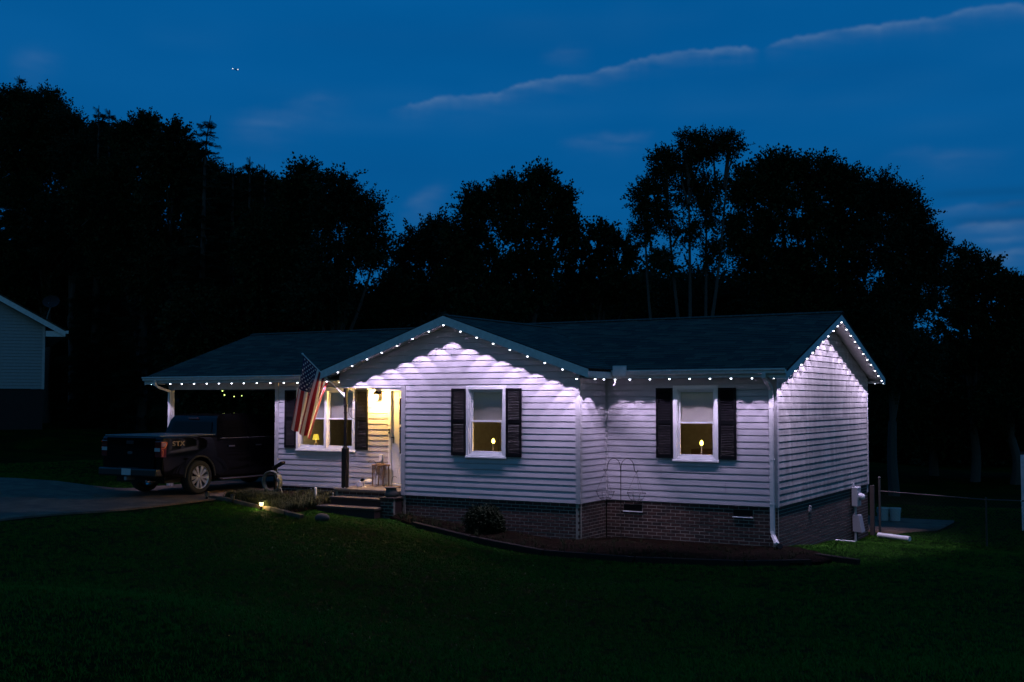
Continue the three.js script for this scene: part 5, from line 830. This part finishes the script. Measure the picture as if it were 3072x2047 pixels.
// row of evergreens and broadleaves beside and behind the carport, falling away to the right
evergreen('evergreen_tree', 'tallest evergreen of the row, rising above the neighbouring house roof', 60, 36, 212, 105, { seed: 1 });
leafyTree('broadleaf_tree', 'tall bushy tree beside the tallest evergreen', 59, 140, [[130, 330, 75, 80], [80, 430, 110, 100], [180, 420, 80, 110], [120, 620, 150, 150], [100, 820, 150, 160]], { seed: 2, group: 'trees beside the carport' });
leafyTree('broadleaf_tree', 'bushy tree standing between the tallest evergreen and the twin topped one', 58, 215, [[205, 390, 55, 70], [230, 480, 80, 100], [200, 680, 130, 160]], { seed: 3, kind: 1, group: 'trees beside the carport' });
evergreen('evergreen_tree', 'evergreen with a twin pointed top near the neighbouring house', 56, 280, 305, 60, { seed: 4 });
evergreen('evergreen_tree', 'second spire of the twin pointed evergreen', 56.5, 312, 318, 55, { seed: 5 });
leafyTree('broadleaf_tree', 'broad flat topped tree in the row above the driveway', 54, 420, [[430, 390, 55, 55], [380, 420, 60, 60], [460, 430, 55, 70], [400, 560, 120, 130], [390, 760, 150, 160], [300, 640, 110, 170]], { seed: 6, group: 'trees beside the carport' });
evergreen('evergreen_tree', 'narrow evergreen poking up from the flat topped tree', 53, 426, 326, 48, { seed: 7 });
leafyTree('broadleaf_tree', 'small rounded tree top just before the bent tipped spruce', 49, 525, [[528, 425, 38, 42], [500, 470, 45, 60], [560, 500, 60, 70], [520, 640, 110, 140], [520, 840, 140, 150]], { seed: 8, kind: 2, group: 'trees beside the carport' });
evergreen('spruce_tree', 'spruce with tiered branches and a bent tip above the driveway', 46, 604, 338, 100, { seed: 9, tip: 0.3, gap: 0.4 });
leafyTree('broadleaf_tree', 'bushy tree filling the row behind the pointed evergreens', 52, 740, [[690, 570, 50, 55], [750, 565, 50, 55], [810, 585, 50, 55], [860, 605, 50, 55], [760, 660, 120, 90], [660, 640, 80, 110], [850, 690, 90, 100], [740, 820, 150, 110]], { seed: 31, density: 1.2, group: 'trees beside the carport' });
leafyTree('broadleaf_tree', 'bushy tree filling the row behind the bent tipped spruce', 55, 600, [[600, 520, 50, 50], [560, 500, 50, 60], [640, 555, 50, 60], [590, 600, 100, 90], [480, 470, 60, 60], [580, 760, 130, 110]], { seed: 32, density: 1.2, kind: 1, group: 'trees beside the carport' });
leafyTree('broadleaf_tree', 'bushy tree filling the row behind the twin pointed evergreen', 60, 300, [[290, 430, 60, 60], [340, 435, 55, 55], [250, 440, 50, 60], [300, 520, 110, 100], [330, 700, 140, 120], [60, 330, 60, 60], [20, 350, 60, 80], [60, 480, 110, 110]], { seed: 33, density: 1.2, kind: 2, group: 'trees beside the carport' });
evergreen('evergreen_tree', 'short evergreen between the bent spruce and the pointed pair', 47, 690, 480, 60, { seed: 10 });
evergreen('evergreen_tree', 'pointed evergreen standing over the carport roof', 46, 741, 462, 68, { seed: 11 });
evergreen('evergreen_tree', 'spire shaped evergreen just right of the pointed one over the carport', 46, 786, 485, 50, { seed: 12 });
evergreen('evergreen_tree', 'narrow little evergreen beside the tall oval tree', 45, 851, 515, 44, { seed: 13 });
leafyTree('broadleaf_tree', 'tall oval tree with a rounded top over the carport ridge', 44, 912, [[912, 530, 36, 44], [900, 590, 45, 60], [935, 620, 50, 70], [880, 720, 80, 110], [900, 860, 110, 120], [780, 760, 110, 150]], { seed: 14, group: 'trees beside the carport' });
leafyTree('broadleaf_tree', 'rounded loose tree reaching out over the ridge beside the gap of sky', 42, 1000, [[1010, 570, 42, 40], [1055, 600, 36, 45], [985, 650, 60, 70], [1060, 680, 36, 46], [1100, 640, 22, 26], [1130, 745, 34, 24], [1085, 760, 40, 42], [990, 800, 90, 110], [960, 900, 120, 80]], { seed: 15, density: 0.8, kind: 1, group: 'trees beside the carport' });
// middle: oak with shoulders
leafyTree('oak_tree', 'low leafy tree filling the shoulder between the sky gap and the middle oak', 46, 1270, [[1310, 705, 55, 48], [1260, 735, 50, 45], [1225, 790, 50, 45], [1340, 790, 80, 80], [1260, 870, 90, 70]], { seed: 16, kind: 1 });
leafyTree('oak_tree', 'wide dome shaped oak in the middle above the house ridge', 43, 1560, [[1610, 555, 62, 55], [1520, 575, 66, 55], [1680, 610, 55, 50], [1430, 620, 70, 60], [1560, 660, 120, 80], [1400, 720, 80, 80], [1700, 700, 60, 50], [1480, 800, 110, 90], [1620, 780, 70, 60], [1370, 850, 80, 70], [1600, 880, 60, 45], [1480, 920, 140, 60]], { seed: 17, density: 0.85, trunk: 0.28, fill: 0.85 });
leafyTree('oak_tree', 'lower spreading tree joining the middle oak to the tall open tree', 45, 1800, [[1800, 730, 55, 45], [1850, 760, 60, 50], [1740, 800, 60, 40], [1820, 850, 80, 60], [1730, 890, 60, 40], [1880, 900, 80, 60]], { seed: 18, density: 0.8, kind: 2, fill: 0.85 });
// tall open tree with several bare stems
leafyTree('open_tree', 'tall open tree with several slender pale stems rising behind the roof', 36, 2060, [[2065, 430, 58, 50], [2190, 435, 58, 44], [1990, 485, 55, 55], [1930, 600, 45, 60], [2120, 560, 60, 60], [2140, 430, 60, 50], [2110, 460, 55, 50], [2040, 500, 60, 55], [1960, 550, 48, 45], [2060, 580, 65, 60], [1985, 630, 55, 55], [2130, 640, 55, 60], [1930, 690, 40, 50], [2050, 690, 70, 60], [2140, 760, 60, 50], [1990, 780, 60, 50]], { seed: 19, density: 0.7, bark: BARK_PALE, stems: 5, trunk: 0.12, fill: 0.8, size: 0.62 });
// large oak group
leafyTree('oak_tree', 'large domed oak standing behind the gable end peak', 44, 2420, [[2330, 510, 80, 62], [2440, 520, 90, 66], [2250, 570, 80, 70], [2530, 560, 80, 66], [2380, 640, 140, 100], [2240, 700, 90, 80], [2560, 660, 100, 90], [2320, 800, 130, 90], [2480, 800, 140, 100], [2420, 940, 170, 90]], { seed: 20, trunk: 0.32, density: 1.0 });
leafyTree('oak_tree', 'rounded oak sloping down beside the large domed oak', 43, 2680, [[2640, 580, 55, 50], [2700, 610, 60, 55], [2740, 690, 80, 80], [2650, 740, 120, 100], [2790, 760, 70, 70], [2750, 860, 110, 100], [2640, 920, 140, 100], [2700, 1080, 150, 110]], { seed: 21, kind: 1, density: 1.0 });
leafyTree('broadleaf_tree', 'small feathery tree beyond the fence with a pointed crown', 48, 2920, [[2905, 800, 26, 30], [2890, 850, 45, 45], [2960, 830, 36, 36], [2940, 900, 80, 70], [2890, 1000, 90, 110], [2930, 1150, 110, 120]], { seed: 22, kind: 2 });
leafyTree('broadleaf_tree', 'leafy tree beyond the fence nearest the white shed', 47, 3040, [[3030, 870, 42, 36], [3070, 900, 50, 45], [3030, 980, 80, 90], [3080, 1080, 120, 130], [3020, 1200, 120, 110]], { seed: 23 });
// undergrowth between the trunks
leafyTree('thicket_shrub', 'dark thicket shrub growing beneath the tallest evergreen', 62, 100, [[60, 1020, 160, 130], [220, 1000, 140, 140], [120, 1150, 160, 120]], { seed: 24, group: 'thickets under the trees' });
leafyTree('thicket_shrub', 'dark thicket shrub between the neighbouring house and the carport', 58, 380, [[340, 1000, 130, 130], [460, 980, 130, 140], [400, 1120, 180, 120]], { seed: 25, group: 'thickets under the trees', kind: 1 });
leafyTree('thicket_shrub', 'dark thicket shrub seen through the open carport', 44, 700, [[620, 980, 130, 120], [760, 960, 130, 120], [640, 1130, 130, 130], [780, 1130, 130, 130], [700, 1260, 170, 90]], { seed: 26, group: 'thickets under the trees', kind: 2, density: 1.3 });
leafyTree('thicket_shrub', 'dark thicket shrub right behind the carport ridge', 45, 900, [[920, 1000, 130, 100], [1060, 950, 120, 110], [1180, 900, 90, 90]], { seed: 27, group: 'thickets under the trees' });
leafyTree('thicket_shrub', 'dark thicket shrub behind the tall open tree', 50, 2060, [[1960, 900, 110, 90], [2120, 900, 130, 110], [2240, 930, 110, 90]], { seed: 28, group: 'thickets under the trees', kind: 1 });
leafyTree('thicket_shrub', 'dark thicket shrub at the far edge of the back lawn', 50, 2800, [[2700, 1230, 130, 140], [2850, 1250, 130, 130], [2990, 1280, 130, 110], [3120, 1290, 120, 110]], { seed: 29, group: 'thickets under the trees' });
{ // the wood beyond, which reads as one dark mass
  const rnd = rng(404), pl = [];
  for (let i = 0; i < 14000; i++) { const px = -500 + rnd() * 4100, d = 62 + rnd() * 16, p = at(px, 1201, d), y = groundY(p.x, p.z), h = 4.8 + 2.4 * fbm(px * 0.006, 3, 3) + 3 * smooth(1000, 300, px) + 2.2 * smooth(1250, 1450, px) * smooth(2800, 2500, px); pl.push([p.x, y + 0.1 + Math.pow(rnd(), 0.8) * h, p.z, rnd() * 6.28, rnd() * 6.28, rnd() * 6.28, 1.5 + rnd() * 1.2]); }
  const w = scatter('far_wood', CLUMP[1], LEAF[1], pl); stuff(w); tag(w, 'far off wood forming one dark mass behind all the trees', 'wood');
}
{ // grass on the lawn in view
  const rnd = rng(909), pl = [], tuftG = tuft(8, 0.0035, 0.042, 0.12, 17); let tries = 0;
  const onDrive = (x, z) => x < -12.3 && z > -8 && z < 13.2 && x > -16.7 - 17 * smooth(1.2, 3.6, z);
  while (pl.length < 70000 && tries++ < 700000) {
    const d = 6.5 + 30 * Math.pow(rnd(), 0.8), px = -150 + rnd() * 3400, p = at(px, 1201, d), x = p.x, z = p.z;
    if (x < 0.1 && x > -12.7 && z < 0.05 && z > -7.4) continue; if (x > BL - 0.1 && x < BR + 0.1 && z < BZ + 0.1 && z > -1) continue; if (onDrive(x, z) || inside(BED, x, z)) continue;
    if (x > -7.9 && x < 1.2 && z < stripAt(x, 2) + 0.05 && z > stripAt(x, 1) - 0.1) continue; if (x > -9.8 && x < -7.9 && z < 2.1 && z > -1) continue; if (x > -1.7 && x < 1.3 && z < -8 && z > -12.7) continue;
    pl.push([x, groundY(x, z) - 0.004, z, (rnd() - 0.5) * 0.3, rnd() * 6.28, (rnd() - 0.5) * 0.3, 0.6 + rnd() * 0.7]);
  }
  const g = scatter('grass', tuftG, phy([0.036, 0.11, 0.013], 0.85, { specularIntensity: 0.05 }), pl); stuff(g); tag(g, 'short green grass of the front and side lawn', 'grass');
}

renderer.render(scene, camera);
